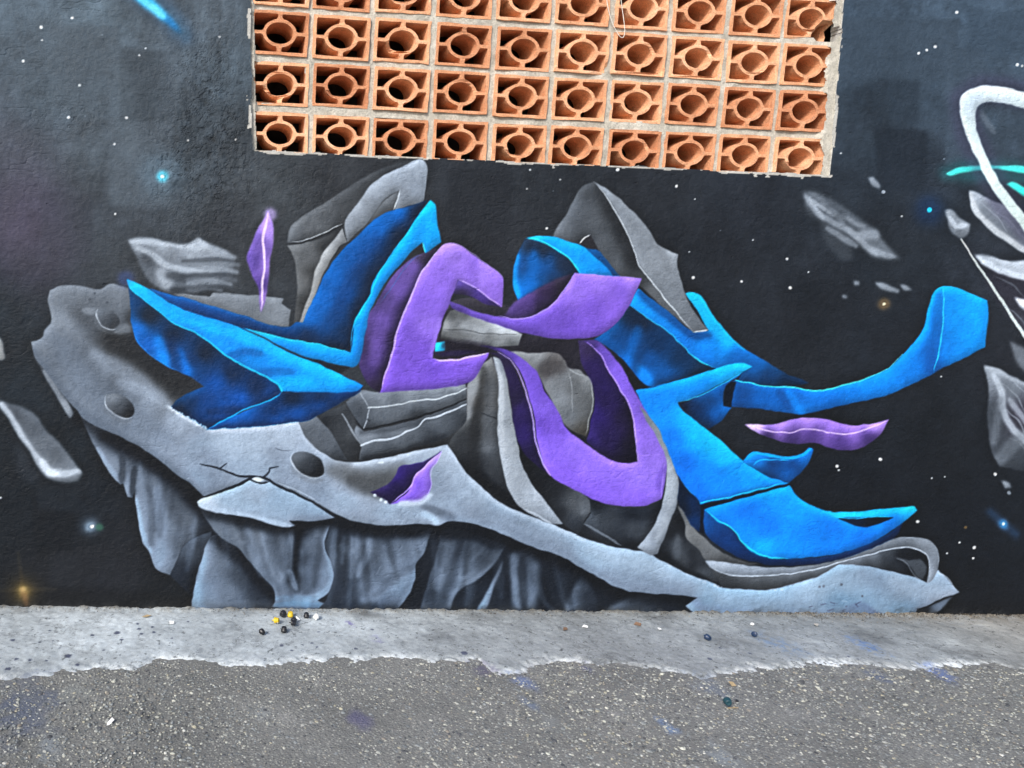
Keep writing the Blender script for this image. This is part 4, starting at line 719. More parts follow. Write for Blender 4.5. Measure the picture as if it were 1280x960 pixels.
H([(882, 638), (898, 651), (916, 661), (927, 677), (944, 690), (964, 697), (986, 698)], 1.8, (80, 200, 250), .85); K([(900, 645), (930, 660), (950, 685)], 6, (20, 160, 245), .3, 5)
b8 = part('blue_ribbon', 'dark blue cut end of the ribbon above the small grey cave')
P(b8, [(848, 598), (861, 613), (875, 630), (875, 665), (862, 656), (852, 640), (846, 622)], [(852, 610, (6, 34, 76)), (866, 630, (4, 50, 108)), (870, 655, (2, 64, 138)), (855, 635, (10, 30, 62))])
# --- rock tail on the right
cv = part('rock_cave', 'dark little cave in the grey rock below the blue cut end')
P(cv, [(812, 692), (826, 672), (838, 648), (848, 630), (856, 655), (858, 674), (872, 686), (884, 700), (892, 714), (898, 728), (886, 727), (860, 717), (836, 705)], [(835, 665, g(40, 5)), (850, 650, g(34, 5)), (845, 685, g(74, 6)), (855, 700, g(70, 5)), (872, 700, g(56, 5)), (880, 720, g(84, 6)), (830, 695, g(36, 5)), (860, 675, g(50, 5))]); K([(848, 672), (846, 695)], 4, g(100, 6), .5, 3); K([(865, 690), (866, 710)], 4, g(40, 5), .5, 3); K([(818, 690), (850, 710), (886, 727)], 3, g(36, 5), .7, 2)
tl = part('rock_tail', 'curled pale rim of grey rock cradling the blue lower horn')
P(tl, [(846, 631), (853, 637), (864, 656), (882, 673), (902, 690), (926, 700), (950, 706), (910, 706), (884, 700), (874, 688), (859, 674), (856, 655)], [(850, 640, g(92, 2)), (862, 665, g(106, 1)), (885, 688, g(100, 2)), (915, 702, g(76, 2))])
P(tl, [(889, 711), (930, 720), (980, 718), (1052, 703), (1030, 717), (1000, 728), (962, 737), (930, 736), (906, 735), (896, 724)], [(905, 720, g(70, 4)), (950, 728, g(82, 4)), (1000, 722, g(92, 5)), (1035, 710, g(104, 6))])
P(tl, [(1046, 705), (1080, 695), (1110, 687), (1135, 684), (1150, 688), (1161, 698), (1158, 728), (1140, 720), (1120, 715), (1090, 708)], [(1065, 702, g(112, 7)), (1090, 700, g(94, 6)), (1110, 695, g(66, 6)), (1128, 695, g(32, 6)), (1150, 700, g(28, 6)), (1120, 712, g(60, 6)), (1145, 715, g(34, 6))])
P(0, [(1120, 696), (1134, 700), (1150, 698), (1158, 708), (1154, 724), (1146, 723), (1138, 708)], g(84, 6), soft=.8, a=.85); H([(1120, 697), (1134, 705), (1146, 723), (1153, 724)], 1.6, g(130, 6), .7)
P(tl, [(882, 700), (920, 705), (960, 709), (1000, 708), (1040, 702), (1070, 693), (1096, 682), (1122, 672), (1150, 672), (1165, 678), (1172, 690), (1172, 710), (1164, 726), (1158, 729), (1161, 712), (1160, 697), (1150, 688), (1135, 684), (1110, 687), (1080, 695), (1050, 703), (1020, 712), (980, 718), (930, 720), (905, 717), (889, 710)], [(895, 705, g(150, 8)), (930, 713, g(136, 8)), (980, 712, g(126, 7)), (1030, 706, g(112, 6)), (1080, 692, g(104, 6)), (1125, 677, g(104, 6)), (1155, 680, g(116, 6)), (1168, 700, g(118, 7)), (1162, 722, g(140, 8))])
H([(886, 708), (905, 717), (930, 720), (980, 718), (1020, 712), (1050, 703), (1080, 695), (1110, 687), (1135, 684), (1150, 688), (1160, 697), (1161, 712), (1158, 728)], 2, g(196, 8), .85); H([(1122, 672), (1150, 672), (1165, 678), (1172, 690), (1172, 710)], 1.4, g(160, 8), .6)

# --- purple letters
pd = part('purple_ribbon', 'shadowed dark purple band left of the bright purple letter')
P(pd, [(524, 318), (548, 309), (536, 328), (522, 352), (512, 376), (502, 400), (494, 425), (490, 445), (482, 468), (476, 491), (464, 484), (455, 472), (449, 456), (454, 432), (459, 398), (474, 372), (490, 346), (508, 328)], [(530, 320, (62, 52, 82)), (515, 335, (92, 70, 140)), (500, 365, (98, 74, 152)), (480, 375, (58, 46, 92)), (508, 380, (64, 48, 104)), (475, 400, (90, 68, 142)), (470, 430, (84, 62, 134)), (458, 430, (56, 44, 84)), (488, 425, (60, 44, 98)), (465, 462, (76, 56, 124)), (478, 465, (56, 42, 92)), (468, 482, (64, 50, 88))])
K([(515, 335), (492, 370), (476, 405), (468, 450)], 7, (118, 90, 178), .5, 6)
dp = part('purple_ribbon', 'dark violet inner face of the purple loop')
P(dp, [(722, 426), (738, 427), (750, 440), (762, 462), (774, 482), (787, 504), (793, 530), (798, 578), (775, 580), (755, 570), (733, 552), (738, 530), (743, 500), (738, 475), (728, 458)], [(735, 435, (58, 44, 92)), (745, 460, (52, 34, 110)), (755, 480, (46, 28, 108)), (745, 520, (54, 34, 130)), (765, 500, (42, 26, 96)), (780, 520, (36, 24, 72)), (785, 560, (26, 20, 54)), (760, 550, (40, 26, 92)), (740, 548, (56, 38, 126))])
dl = part('purple_ribbon', 'narrow dark violet edge of the loop beside the bone strip')
P(dl, [(612, 440), (634, 446), (650, 478), (662, 510), (670, 550), (677, 576), (690, 595), (676, 586), (652, 562), (642, 528), (635, 480), (626, 452)], [(625, 446, (50, 40, 84)), (642, 470, (52, 36, 100)), (652, 510, (58, 38, 124)), (655, 540, (56, 36, 128)), (665, 570, (40, 28, 92)), (645, 500, (44, 34, 80))])
w1d = part('purple_ribbon', 'shadowed back face of the purple swoosh')
P(w1d, [(600, 394), (628, 394), (645, 376), (662, 366), (692, 350), (717, 341), (710, 358), (697, 375), (682, 388), (662, 397), (640, 400), (615, 398)], [(620, 394, (58, 48, 76)), (645, 388, (84, 62, 132)), (660, 378, (88, 64, 138)), (685, 362, (62, 46, 86)), (700, 355, (54, 44, 66)), (675, 382, (58, 44, 88))], soft=1.2)
w1 = part('purple_ribbon', 'bright purple swoosh crossing in front of the blue ribbon')
P(w1, [(560, 374), (575, 381), (592, 388), (618, 395), (645, 398), (662, 397), (680, 389), (696, 375), (709, 359), (718, 341), (742, 343), (772, 346), (802, 348), (796, 362), (786, 384), (772, 403), (757, 416), (740, 422), (715, 424), (690, 423), (662, 418), (640, 412), (615, 404), (590, 395), (565, 385)], [(570, 381, (86, 64, 150)), (600, 393, (106, 78, 184)), (630, 402, (116, 84, 196)), (660, 408, (110, 78, 190)), (690, 400, (116, 82, 196)), (720, 365, (142, 106, 214)), (750, 352, (146, 110, 216)), (790, 352, (150, 112, 214)), (740, 385, (120, 84, 200)), (770, 385, (130, 92, 206)), (715, 410, (112, 78, 192)), (740, 414, (120, 84, 200)), (775, 365, (128, 92, 206))])
H([(622, 395), (645, 398), (662, 397), (681, 388), (697, 374), (709, 358), (718, 342)], 2, (172, 142, 232), .85); H([(718, 342), (772, 346), (801, 348)], 1.2, (180, 150, 236), .4)
w2 = part('purple_ribbon', 'thick purple loop curling round the grey boulder')
P(w2, [(598, 431), (618, 433), (640, 440), (658, 452), (674, 470), (682, 490), (692, 505), (700, 518), (706, 532), (720, 546), (740, 560), (760, 573), (778, 579), (797, 577), (796, 560), (792, 530), (786, 503), (772, 481), (760, 461), (747, 440), (730, 426), (745, 425), (758, 436), (772, 452), (784, 470), (797, 495), (812, 520), (826, 550), (834, 576), (831, 606), (827, 624), (800, 633), (766, 632), (745, 625), (725, 615), (700, 603), (687, 593), (678, 575), (672, 550), (668, 522), (662, 500), (655, 476), (645, 456), (632, 444), (615, 436)],
  [(610, 433, (56, 42, 104)), (632, 440, (86, 62, 160)), (655, 460, (112, 80, 194)), (668, 490, (116, 82, 202)), (680, 510, (126, 92, 212)), (672, 530, (108, 74, 198)), (690, 530, (122, 86, 210)), (690, 560, (130, 94, 220)), (720, 560, (142, 106, 228)), (700, 590, (136, 98, 226)), (740, 590, (142, 106, 230)), (740, 615, (136, 98, 228)), (770, 600, (142, 106, 230)), (800, 600, (146, 112, 230)), (800, 625, (136, 100, 224)), (825, 600, (150, 116, 230)), (825, 580, (146, 112, 222)), (805, 550, (132, 98, 208)), (795, 520, (120, 88, 196)), (775, 470, (116, 84, 196)), (755, 440, (100, 72, 176)), (738, 427, (70, 50, 126)), (815, 545, (138, 104, 214)), (820, 615, (140, 104, 222))])
H([(622, 440), (640, 452), (653, 478), (661, 503), (667, 530), (671, 555), (678, 577), (688, 594)], [1, 2, 2.4, 2], (186, 160, 240), .85); H([(735, 428), (750, 442), (762, 464), (774, 484), (787, 506), (793, 535), (797, 576)], [1, 2.2, 2], (180, 150, 238), .8); H([(830, 576), (828, 600), (826, 622)], 2, (176, 142, 238), .5); K([(668, 528), (690, 534), (706, 540)], 4, (110, 76, 190), .4, 3); K([(690, 590), (740, 612), (800, 622)], 10, (126, 86, 220), .35, 8); H([(795, 570), (832, 568)], 1, (176, 140, 240), .5); K([(829, 585), (823, 600), (824, 612)], 3, (112, 78, 200), .5, 2)
bn = part('rock_drape', 'pale bone strip hooked between the purple loop and the blue body')
P(bn, [(800, 507), (812, 520), (826, 541), (836, 566), (845, 590), (848, 610), (845, 632), (838, 652), (830, 674), (822, 692), (812, 694), (796, 684), (810, 668), (822, 648), (829, 625), (833, 600), (833, 576), (824, 552), (808, 524)], [(808, 515, g(112)), (828, 552, g(134, 6)), (840, 590, g(146, 7)), (838, 620, g(148, 7)), (830, 655, g(142, 7)), (815, 680, g(146, 8)), (842, 640, g(112, 7)), (822, 670, g(124, 7))]); K([(834, 580), (840, 605), (836, 640), (822, 672)], 4, g(168, 6), .5, 3)
ps = part('purple_ribbon', 'short shadowed purple underside below the letter top arm')
P(ps, [(572, 349), (592, 358), (613, 372), (628, 383), (612, 382), (590, 372), (566, 366)], [(575, 355, (92, 68, 164)), (600, 370, (84, 60, 156)), (620, 381, (72, 52, 130)), (575, 366, (60, 50, 86))])
pe = part('purple_ribbon', 'bright purple E shaped letter with a pale left rim')
P(pe, [(476, 491), (480, 472), (487, 455), (491, 438), (494, 420), (501, 400), (506, 388), (512, 374), (518, 360), (524, 346), (534, 330), (546, 315), (557, 304), (566, 304), (580, 310), (596, 322), (612, 333), (627, 345), (630, 352), (627, 384), (612, 373), (592, 358), (572, 349), (568, 363), (562, 378), (556, 393), (550, 410), (545, 430), (540, 448), (560, 450), (585, 446), (612, 441), (603, 457), (592, 474), (580, 480), (560, 484), (520, 488)],
  [(485, 485, (122, 84, 206)), (495, 450, (120, 82, 204)), (505, 415, (124, 88, 206)), (520, 375, (128, 92, 206)), (545, 330, (140, 104, 212)), (560, 312, (160, 124, 222)), (540, 385, (134, 98, 212)), (555, 350, (138, 102, 212)), (535, 405, (148, 112, 222)), (525, 440, (122, 84, 206)), (575, 325, (150, 114, 218)), (600, 340, (156, 120, 222)), (622, 360, (146, 108, 216)), (590, 335, (136, 100, 208)), (545, 460, (112, 76, 196)), (560, 475, (124, 86, 208)), (590, 460, (126, 88, 208)), (605, 448, (130, 92, 208)), (520, 478, (122, 84, 206)), (575, 460, (122, 84, 204))])
H([(477, 490), (481, 471), (488, 453), (492, 436), (495, 418), (502, 398), (513, 373), (525, 345), (535, 329), (547, 314), (557, 305)], 2.4, (190, 164, 240), .85); H([(557, 304), (580, 310), (612, 333), (628, 346), (629, 355)], 1.4, (186, 156, 238), .55); H([(572, 349), (592, 358), (612, 373), (627, 383)], 2, (186, 156, 240), .85); K([(595, 325), (592, 345), (594, 355)], 4, (126, 92, 196), .45, 3); H([(541, 448), (560, 451), (588, 446), (611, 441)], 2.4, (206, 184, 244), .9); K([(550, 400), (545, 425), (540, 445)], 3, (160, 126, 228), .5, 2)
P(0, [(540, 442), (560, 446), (590, 442), (600, 440), (585, 438), (545, 440)], (54, 42, 96), soft=.8, a=.8)
# purple chip in the bone
pk = part('purple_chip', 'sharp purple chip sunk in a hole of the pale bone')
P(pk, [(553, 563), (540, 572), (518, 580), (500, 583), (494, 594), (484, 606), (470, 612), (462, 615), (470, 619), (480, 623), (487, 630), (505, 622), (520, 605), (540, 580)], [(545, 570, (60, 44, 110)), (520, 585, (52, 34, 128)), (500, 592, (56, 34, 140)), (495, 610, (36, 22, 96)), (475, 615, (54, 38, 110)), (510, 600, (44, 28, 104)), (488, 622, (44, 28, 104))])
P(pk, [(553, 564), (546, 578), (538, 590), (539, 605), (534, 620), (522, 627), (505, 627), (488, 630), (508, 616), (514, 606), (519, 594), (530, 583)], [(545, 572, (170, 140, 226)), (530, 595, (150, 112, 226)), (530, 615, (142, 104, 222)), (510, 622, (124, 86, 212)), (520, 605, (120, 82, 210))]); H([(552, 565), (530, 584), (518, 596), (513, 608), (488, 629)], 2, (196, 166, 242), .8); H([(554, 563), (546, 578), (539, 592), (539, 606), (534, 620)], 1.4, (190, 170, 236), .6)
for x, y in ((468, 619), (476, 624), (482, 627)): dot(x, y, 1.9, g(200, 8), .85, 1.2)
K([(500, 629), (525, 627), (538, 618)], 3, g(196, 9), .7, 2, clip=False)
pb = part('purple_leaf', 'purple wing shaped shard floating below the long blue arm')
P(pb, [(930, 531), (968, 530), (990, 524), (1014, 522), (1036, 525), (1060, 531), (1080, 531), (1111, 524), (1100, 541), (1084, 556), (1064, 563), (1044, 562), (1020, 554), (990, 555), (965, 548), (945, 540)], [(945, 533, (190, 160, 226)), (975, 533, (156, 118, 212)), (1010, 527, (158, 120, 214)), (1040, 532, (146, 108, 208)), (1090, 530, (166, 128, 216)), (960, 543, (74, 52, 124)), (990, 548, (78, 56, 132)), (1015, 543, (88, 62, 146)), (1050, 553, (84, 58, 142)), (1085, 545, (80, 56, 136)), (1065, 535, (150, 112, 210))])
H([(931, 531), (960, 538), (985, 541), (1010, 536), (1040, 541), (1064, 542), (1090, 533), (1110, 525)], 2, (206, 178, 240), .85)

# --- blue, left side
ud = part('blue_ribbon', 'deep blue broad U shaped band left of the purple letter')
P(ud, [(186, 361), (225, 371), (300, 393), (345, 408), (363, 408), (370, 403), (378, 404), (388, 382), (400, 354), (414, 330), (432, 308), (446, 296), (460, 281), (478, 268), (494, 262), (512, 257), (534, 250), (524, 268), (510, 290), (496, 310), (481, 330), (470, 346), (462, 372), (449, 395), (444, 412), (440, 442), (400, 434), (360, 426), (305, 412), (260, 400), (215, 380)],
  [(200, 367, (0, 84, 172)), (260, 388, (0, 76, 160)), (320, 402, (0, 72, 150)), (360, 412, (4, 68, 140)), (385, 420, (14, 56, 108)), (420, 432, (20, 50, 92)), (385, 395, (0, 96, 190)), (398, 372, (0, 100, 198)), (415, 345, (0, 96, 190)), (440, 315, (0, 86, 172)), (470, 285, (0, 88, 176)), (500, 268, (0, 88, 178)), (520, 258, (16, 62, 116)), (480, 310, (0, 66, 134)), (495, 295, (14, 54, 100)), (455, 345, (6, 62, 124)), (462, 350, (18, 50, 92)), (430, 370, (0, 78, 158)), (445, 385, (14, 54, 102)), (410, 405, (0, 76, 150)), (430, 415, (12, 54, 102))])
K([(492, 268), (455, 308), (420, 355), (395, 400)], 7, (0, 112, 216), .4, 6); K([(528, 256), (500, 295), (470, 335), (452, 380), (440, 430)], 7, (22, 44, 78), .5, 5); K([(470, 300), (440, 345), (420, 395)], 7, (0, 66, 140), .35, 6)
K([(186, 361), (225, 371), (300, 393), (345, 407)], 2, (20, 110, 200), .5, 1.5)
ub = part('blue_ribbon', 'bright cyan blue edge of the U shaped band')
P(ub, [(538, 250), (545, 258), (547, 279), (552, 303), (543, 309), (531, 317), (528, 303), (516, 314), (500, 331), (487, 346), (473, 368), (463, 388), (458, 412), (453, 438), (449, 454), (440, 459), (412, 453), (380, 445), (350, 432), (322, 418), (303, 410), (330, 417), (360, 424), (400, 431), (438, 441), (442, 420), (443, 402), (450, 388), (461, 370), (468, 350), (480, 331), (495, 311), (509, 291), (522, 270)],
  [(538, 257, (4, 166, 236)), (542, 280, (4, 160, 236)), (545, 300, (0, 146, 226)), (525, 285, (0, 140, 226)), (505, 312, (0, 146, 230)), (488, 335, (0, 138, 222)), (470, 360, (0, 132, 216)), (455, 388, (0, 138, 222)), (450, 410, (0, 132, 216)), (446, 440, (0, 122, 208)), (430, 448, (0, 136, 222)), (400, 440, (0, 140, 228)), (360, 430, (0, 134, 226)), (325, 417, (30, 160, 240))])
H([(303, 410), (330, 417), (360, 424), (400, 431), (438, 441)], 1.8, (90, 200, 250), .8); H([(438, 440), (443, 404), (462, 370), (480, 331), (510, 291), (537, 251)], 1.8, (50, 185, 245), .7); H([(528, 303), (531, 316)], 1.6, (120, 215, 245), .8); H([(529, 316), (512, 328), (492, 356), (475, 380)], 1.2, (60, 120, 190), .5)
P(0, [(322, 418), (350, 433), (380, 446), (412, 454), (438, 459), (425, 467), (400, 456), (360, 440)], [(350, 432, (20, 60, 110)), (400, 452, (34, 50, 74)), (430, 462, (44, 48, 54))], soft=.6)
s2 = part('blue_ribbon', 'navy underside of the pointed blue sheet resting on the rock')
P(s2, [(351, 489), (400, 489), (453, 482), (450, 490), (430, 501), (406, 514), (386, 525), (345, 531), (310, 534), (258, 537), (270, 529), (290, 520), (330, 503)], [(365, 496, (12, 42, 80)), (400, 496, (8, 50, 102)), (440, 489, (2, 70, 150)), (340, 512, (6, 60, 126)), (300, 525, (0, 84, 178)), (370, 520, (0, 82, 178)), (400, 508, (0, 76, 162)), (345, 527, (0, 92, 196))])
s1 = part('blue_ribbon', 'dark blue folded side of the pointed sheet over the rock head')
P(s1, [(161, 352), (176, 372), (196, 387), (215, 402), (232, 411), (262, 427), (280, 442), (300, 454), (325, 467), (345, 479), (352, 489), (346, 495), (330, 503), (305, 512), (290, 520), (258, 537), (238, 524), (212, 508), (222, 500), (238, 490), (255, 482), (240, 473), (224, 465), (204, 455), (190, 445), (179, 436), (170, 424), (165, 405), (162, 380)],
  [(166, 372, (10, 70, 132)), (185, 395, (26, 44, 66)), (215, 420, (20, 44, 76)), (172, 412, (0, 104, 204)), (185, 430, (0, 96, 196)), (202, 447, (8, 128, 238)), (212, 435, (6, 66, 136)), (228, 460, (4, 110, 220)), (240, 450, (8, 62, 124)), (255, 440, (22, 44, 74)), (290, 465, (14, 50, 96)), (270, 480, (2, 80, 172)), (320, 482, (14, 52, 104)), (340, 490, (6, 70, 150)), (300, 500, (0, 84, 184)), (260, 505, (0, 68, 146)), (235, 505, (6, 56, 112)), (250, 525, (4, 66, 140)), (280, 515, (0, 84, 182)), (225, 508, (10, 52, 98))])
K([(198, 425), (203, 440), (207, 455)], 5, (20, 140, 245), .5, 4); K([(222, 440), (228, 455), (234, 468)], 5, (10, 120, 230), .5, 4); K([(215, 425), (218, 445), (224, 462)], 4, (6, 54, 112), .5, 4); K([(262, 515), (285, 512), (300, 512)], 4, (4, 50, 106), .5, 3)
H([(165, 408), (172, 426), (190, 445), (224, 465)], 1.6, (30, 130, 230), .6)
sb = part('blue_ribbon', 'bright blue pointed sheet lying over the head of the rock')
P(sb, [(159, 349), (172, 354), (186, 362), (215, 380), (255, 396), (290, 406), (330, 424), (360, 440), (400, 456), (426, 468), (454, 482), (446, 489), (400, 490), (352, 489), (345, 479), (325, 467), (300, 454), (280, 442), (262, 427), (245, 417), (232, 411), (215, 402), (196, 387), (176, 372), (163, 361)],
  [(165, 355, (20, 170, 250)), (180, 367, (10, 158, 246)), (205, 382, (4, 152, 244)), (230, 398, (0, 150, 244)), (260, 412, (0, 140, 236)), (290, 430, (0, 136, 232)), (310, 420, (0, 146, 240)), (300, 444, (0, 122, 214)), (340, 445, (0, 142, 238)), (330, 462, (0, 124, 216)), (350, 478, (6, 158, 246)), (390, 465, (0, 148, 242)), (380, 482, (4, 160, 248)), (420, 478, (0, 152, 244)), (445, 483, (0, 132, 228)), (370, 455, (0, 134, 228))])
K([(285, 447), (305, 440), (325, 441)], 4, (0, 92, 178), .55, 3); K([(322, 468), (345, 464), (365, 465)], 4, (0, 96, 184), .55, 3); K([(240, 400), (300, 420), (360, 446), (420, 470)], 4, (50, 185, 255), .4, 4); K([(190, 366), (230, 388), (285, 405)], 5, (0, 116, 216), .4, 4)
H([(160, 350), (164, 361), (177, 373), (197, 388), (216, 403), (245, 417), (263, 428), (281, 443), (301, 455), (326, 468), (346, 480), (352, 489)], [2, 1.4, 2, 2.4, 2.4, 2.6], (50, 180, 255), .9); H([(352, 489), (346, 496), (328, 504), (304, 512), (288, 521), (260, 536)], 2, (40, 160, 250), .9); H([(352, 489), (400, 490), (446, 488)], 1.2, (20, 120, 215), .5)
dot(158, 349, 5, (70, 90, 170), .4, 4)

for i in range(22):                              # crumbly pale rim where the rock meets the blue sheet
    k = i / 21; dot(211 + 47 * k + random.uniform(-1, 1), 508.5 + 27 * k + random.uniform(-.6, 1.4), random.uniform(.8, 1.7), g(190, 8), .8, 1.0)
for i in range(40):
    k = i / 39; dot(262 + 110 * k, 536.5 - 9 * k ** 2 + random.uniform(-.6, 1.2), random.uniform(.7, 1.5), g(186, 8), .6, 1.0)
# --- finish: tonal range of spray enamel, cool cast, crisp edges
def finish():
    Lm = CAN @ np.array([0.30, 0.59, 0.11], dtype=np.float32)
    t = np.clip((Lm - 12) / 105, 0, 1); t = t * t * (3 - 2 * t)
    gain = (0.64 + 0.36 * t) * (1 + 0.06 * np.clip((Lm - 110) / 60, 0, 1))
    c = CAN * gain[..., None] * np.array([0.965, 1.0, 1.03], dtype=np.float32)
    mx, mn_ = c.max(-1), c.min(-1)
    blue = np.clip((c[..., 2] - c[..., 0]) / 110 - 0.35, 0, 1) * (c[..., 1] > c[..., 0] * 1.1)
    c[..., 1] *= 1 + 0.055 * blue; c[..., 2] *= 1 + 0.03 * blue; c[..., 0] *= 1 - 0.5 * blue
    night = np.clip((70 - Lm) / 40, 0, 1) * np.clip(1 - (mx - mn_) / 40, 0, 1); c[..., 2] *= 1 + 0.10 * night; c[..., 0] *= 1 - 0.04 * night
    lo = np.stack([blur(c[..., k], 1.3 * S) for k in range(3)], -1)
    L2 = c @ np.array([0.30, 0.59, 0.11], dtype=np.float32)
    c2 = c * np.clip(1 + 0.28 * (L2 - blur(L2, 9 * S)) / (L2 + 12), 0.7, 1.35)[..., None]
    CAN[:] = np.clip(c2 + 0.5 * (c - lo), 4, 250)
finish()

# ------------------------------------------------------------------ the wall: a fine plaster grid carrying the paint
OX0, OX1, OZ0, OZ1 = 0.018, 2.512, ZB - 0.1705, ZB + 0.90      # opening for the brick screen
CELL = 0.0036
def lean(z): return -0.05 * (np.minimum(z - OZ0, 0.68) - 0.17)          # the opening is a little out of plumb
WX0, WX1, WZ0, WZ1 = -1.10, 4.12, ZB - 2.24, ZB + 0.66
NX, NZ = int((WX1 - WX0) / CELL), int((WZ1 - WZ0) / CELL)
gx = WX0 + np.arange(NX + 1) * CELL; gzv = WZ0 + np.arange(NZ + 1) * CELL
XX, ZZ = np.meshgrid(gx, gzv)
U, V = project(np.stack([XX.ravel(), np.zeros(XX.size), ZZ.ravel()], 1))
U = U.reshape(XX.shape); V = V.reshape(XX.shape)
# plaster relief in metres (towards the street is -y)
n1 = noise2(NZ + 1, NX + 1, 160, 11, 5, 0.5)
n2 = noise2(NZ + 1, NX + 1, 14, 12, 4, 0.6, 1.8)
n3 = noise2(NZ + 1, NX + 1, 9, 13, 3, 0.7)
def blob(cx, cy, rx, ry): return np.exp(-((U - cx) / rx) ** 2 - ((V - cy) / ry) ** 2)
rough = np.clip(blob(262, 110, 50, 90) + blob(255, 210, 70, 60) + 0.45 * blob(380, 240, 60, 40) + 0.5 * blob(90, 150, 70, 30) + 0.4 * blob(240, 290, 60, 40), 0, 1)
cr = np.abs(noise2(NZ + 1, NX + 1, 11, 14, 4, 0.75))
REL = -0.004 * n1 - 0.0007 * n2 - 0.0020 * rough * n3 + 0.0022 * rough * np.clip(0.10 - cr, 0, 1) / 0.10
REL += 0.0016 * np.clip(0.10 - np.abs(noise2(NZ + 1, NX + 1, 26, 15, 4, 0.6, 2.2)), 0, 1) / 0.10 * np.clip(noise2(NZ + 1, NX + 1, 60, 16, 2), 0, 1)
rg = np.random.default_rng(5)
PIT = np.zeros_like(REL)
for _ in range(170):                                          # small holes and pocks
    i, j = int(rg.integers(3, NZ - 3)), int(rg.integers(3, NX - 3))
    s = rg.choice([1, 1, 2]); PIT[i:i + s, j:j + int(s * rg.integers(1, 3))] = rg.uniform(0.001, 0.003)
REL += PIT
REL += 0.010 * np.clip((V - 757) / 12, 0, 1) * np.clip(n2 + n3, -0.3, 1) * 0.6   # ragged foot of the plaster
# colour from the canvas
def sample(img, u, v):
    x = np.clip((u - CX0) * S - 0.5, 0, WC - 1.01); y = np.clip((v - CY0) * S - 0.5, 0, HC - 1.01)
    x0 = x.astype(int); y0 = y.astype(int); fx = (x - x0)[..., None].astype(np.float32); fy = (y - y0)[..., None].astype(np.float32)
    return (img[y0, x0] * (1 - fx) + img[y0, x0 + 1] * fx) * (1 - fy) + (img[y0 + 1, x0] * (1 - fx) + img[y0 + 1, x0 + 1] * fx) * fy
WU = U + 0.75 * noise2(NZ + 1, NX + 1, 12, 71, 2, 0.5); WV = V + 0.75 * noise2(NZ + 1, NX + 1, 12, 72, 2, 0.5)   # an unsteady hand
COLR = sample(CAN, WU, WV)
pock = np.clip(rough * 1.15 - 0.15 + 0.25 * n2, 0, 1) * np.clip((noise2(NZ + 1, NX + 1, 5, 73, 3, 0.7) - 0.42) / 0.2, 0, 1)
REL += 0.0022 * pock
COLR = COLR * (1 - 0.16 * pock[..., None])
crust = np.clip(rough, 0, 1) * np.clip(noise2(NZ + 1, NX + 1, 8, 74, 4, 0.7), -1, 1); COLR = COLR * (1 + 0.16 * crust[..., None])
vst = np.clip(blob(270, 60, 45, 80), 0, 1) * noise2(NZ + 1, NX + 1, 60, 75, 4, 0.6, 0.12); COLR = COLR * (1 + 0.18 * vst[..., None])
# bare and scuffed plaster: soil splash at the foot, white chips round the opening
foot = np.clip((ZZ - (GZ0 + GS * (XX - GX0)))[..., None], 0, 1)
spl = (np.exp(-foot / 0.018) * np.clip(0.5 + n3[..., None], 0, 1)).astype(np.float32)
COLR = COLR * (1 - 0.55 * spl) + np.array([112, 112, 108], dtype=np.float32) * 0.55 * spl
en0 = noise2(NZ + 1, NX + 1, 120, 81, 3, 0.6)
foot_dark = np.exp(-foot[..., 0] / (0.02 + 0.05 * np.clip(en0, 0, 1))) * np.clip(0.55 + 0.8 * n2, 0, 1); COLR = COLR * (1 - 0.45 * foot_dark[..., None]) + np.array([58, 54, 48], dtype=np.float32) * (0.25 * foot_dark[..., None])  # uneven darker, browner band where the wall meets the ground
dedge = np.maximum(np.maximum(OX0 + lean(ZZ) - XX, XX - OX1 - lean(ZZ)), np.maximum(OZ0 - ZZ, ZZ - OZ1))
en = noise2(NZ + 1, NX + 1, 10, 21, 3, 0.6); en2 = noise2(NZ + 1, NX + 1, 34, 22, 2, 0.6)
chip = ((dedge < 0.0055 + 0.006 * en2 + 0.004 * en) & (en2 > -0.35) & ((ZZ < OZ0 + 0.004) | (en2 > 0.7))).astype(np.float32)
chip = np.maximum(chip, ((dedge < 0.02) & (en > 0.93)).astype(np.float32))[..., None]
COLR = COLR * (1 - chip) + np.array([196, 194, 188], dtype=np.float32) * chip
PAINT = lin(COLR) * KPAINT
VERT = np.stack([XX, REL, ZZ], -1).reshape(-1, 3).astype(np.float32)
PAINTF = PAINT.reshape(-1, 3)
# cell ownership
uc = (WU[:-1, :-1] + WU[1:, 1:]) / 2; vc = (WV[:-1, :-1] + WV[1:, 1:]) / 2
LABC = LAB[np.clip(((vc - CY0) * S).astype(int), 0, HC - 1), np.clip(((uc - CX0) * S).astype(int), 0, WC - 1)].copy()
ew = noise2(NZ, NX, 16, 31, 3, 0.6) * 0.0045
xc, zc = XX[:-1, :-1] + CELL / 2, ZZ[:-1, :-1] + CELL / 2
HOLE = (xc > OX0 + lean(zc) + ew) & (xc < OX1 + lean(zc) + ew) & (zc > OZ0 + ew * 1.1) & (zc < OZ1)
LABC[HOLE] = -1
LABC[vc > 800] = np.where(LABC[vc > 800] > 0, LABC[vc > 800], 0)
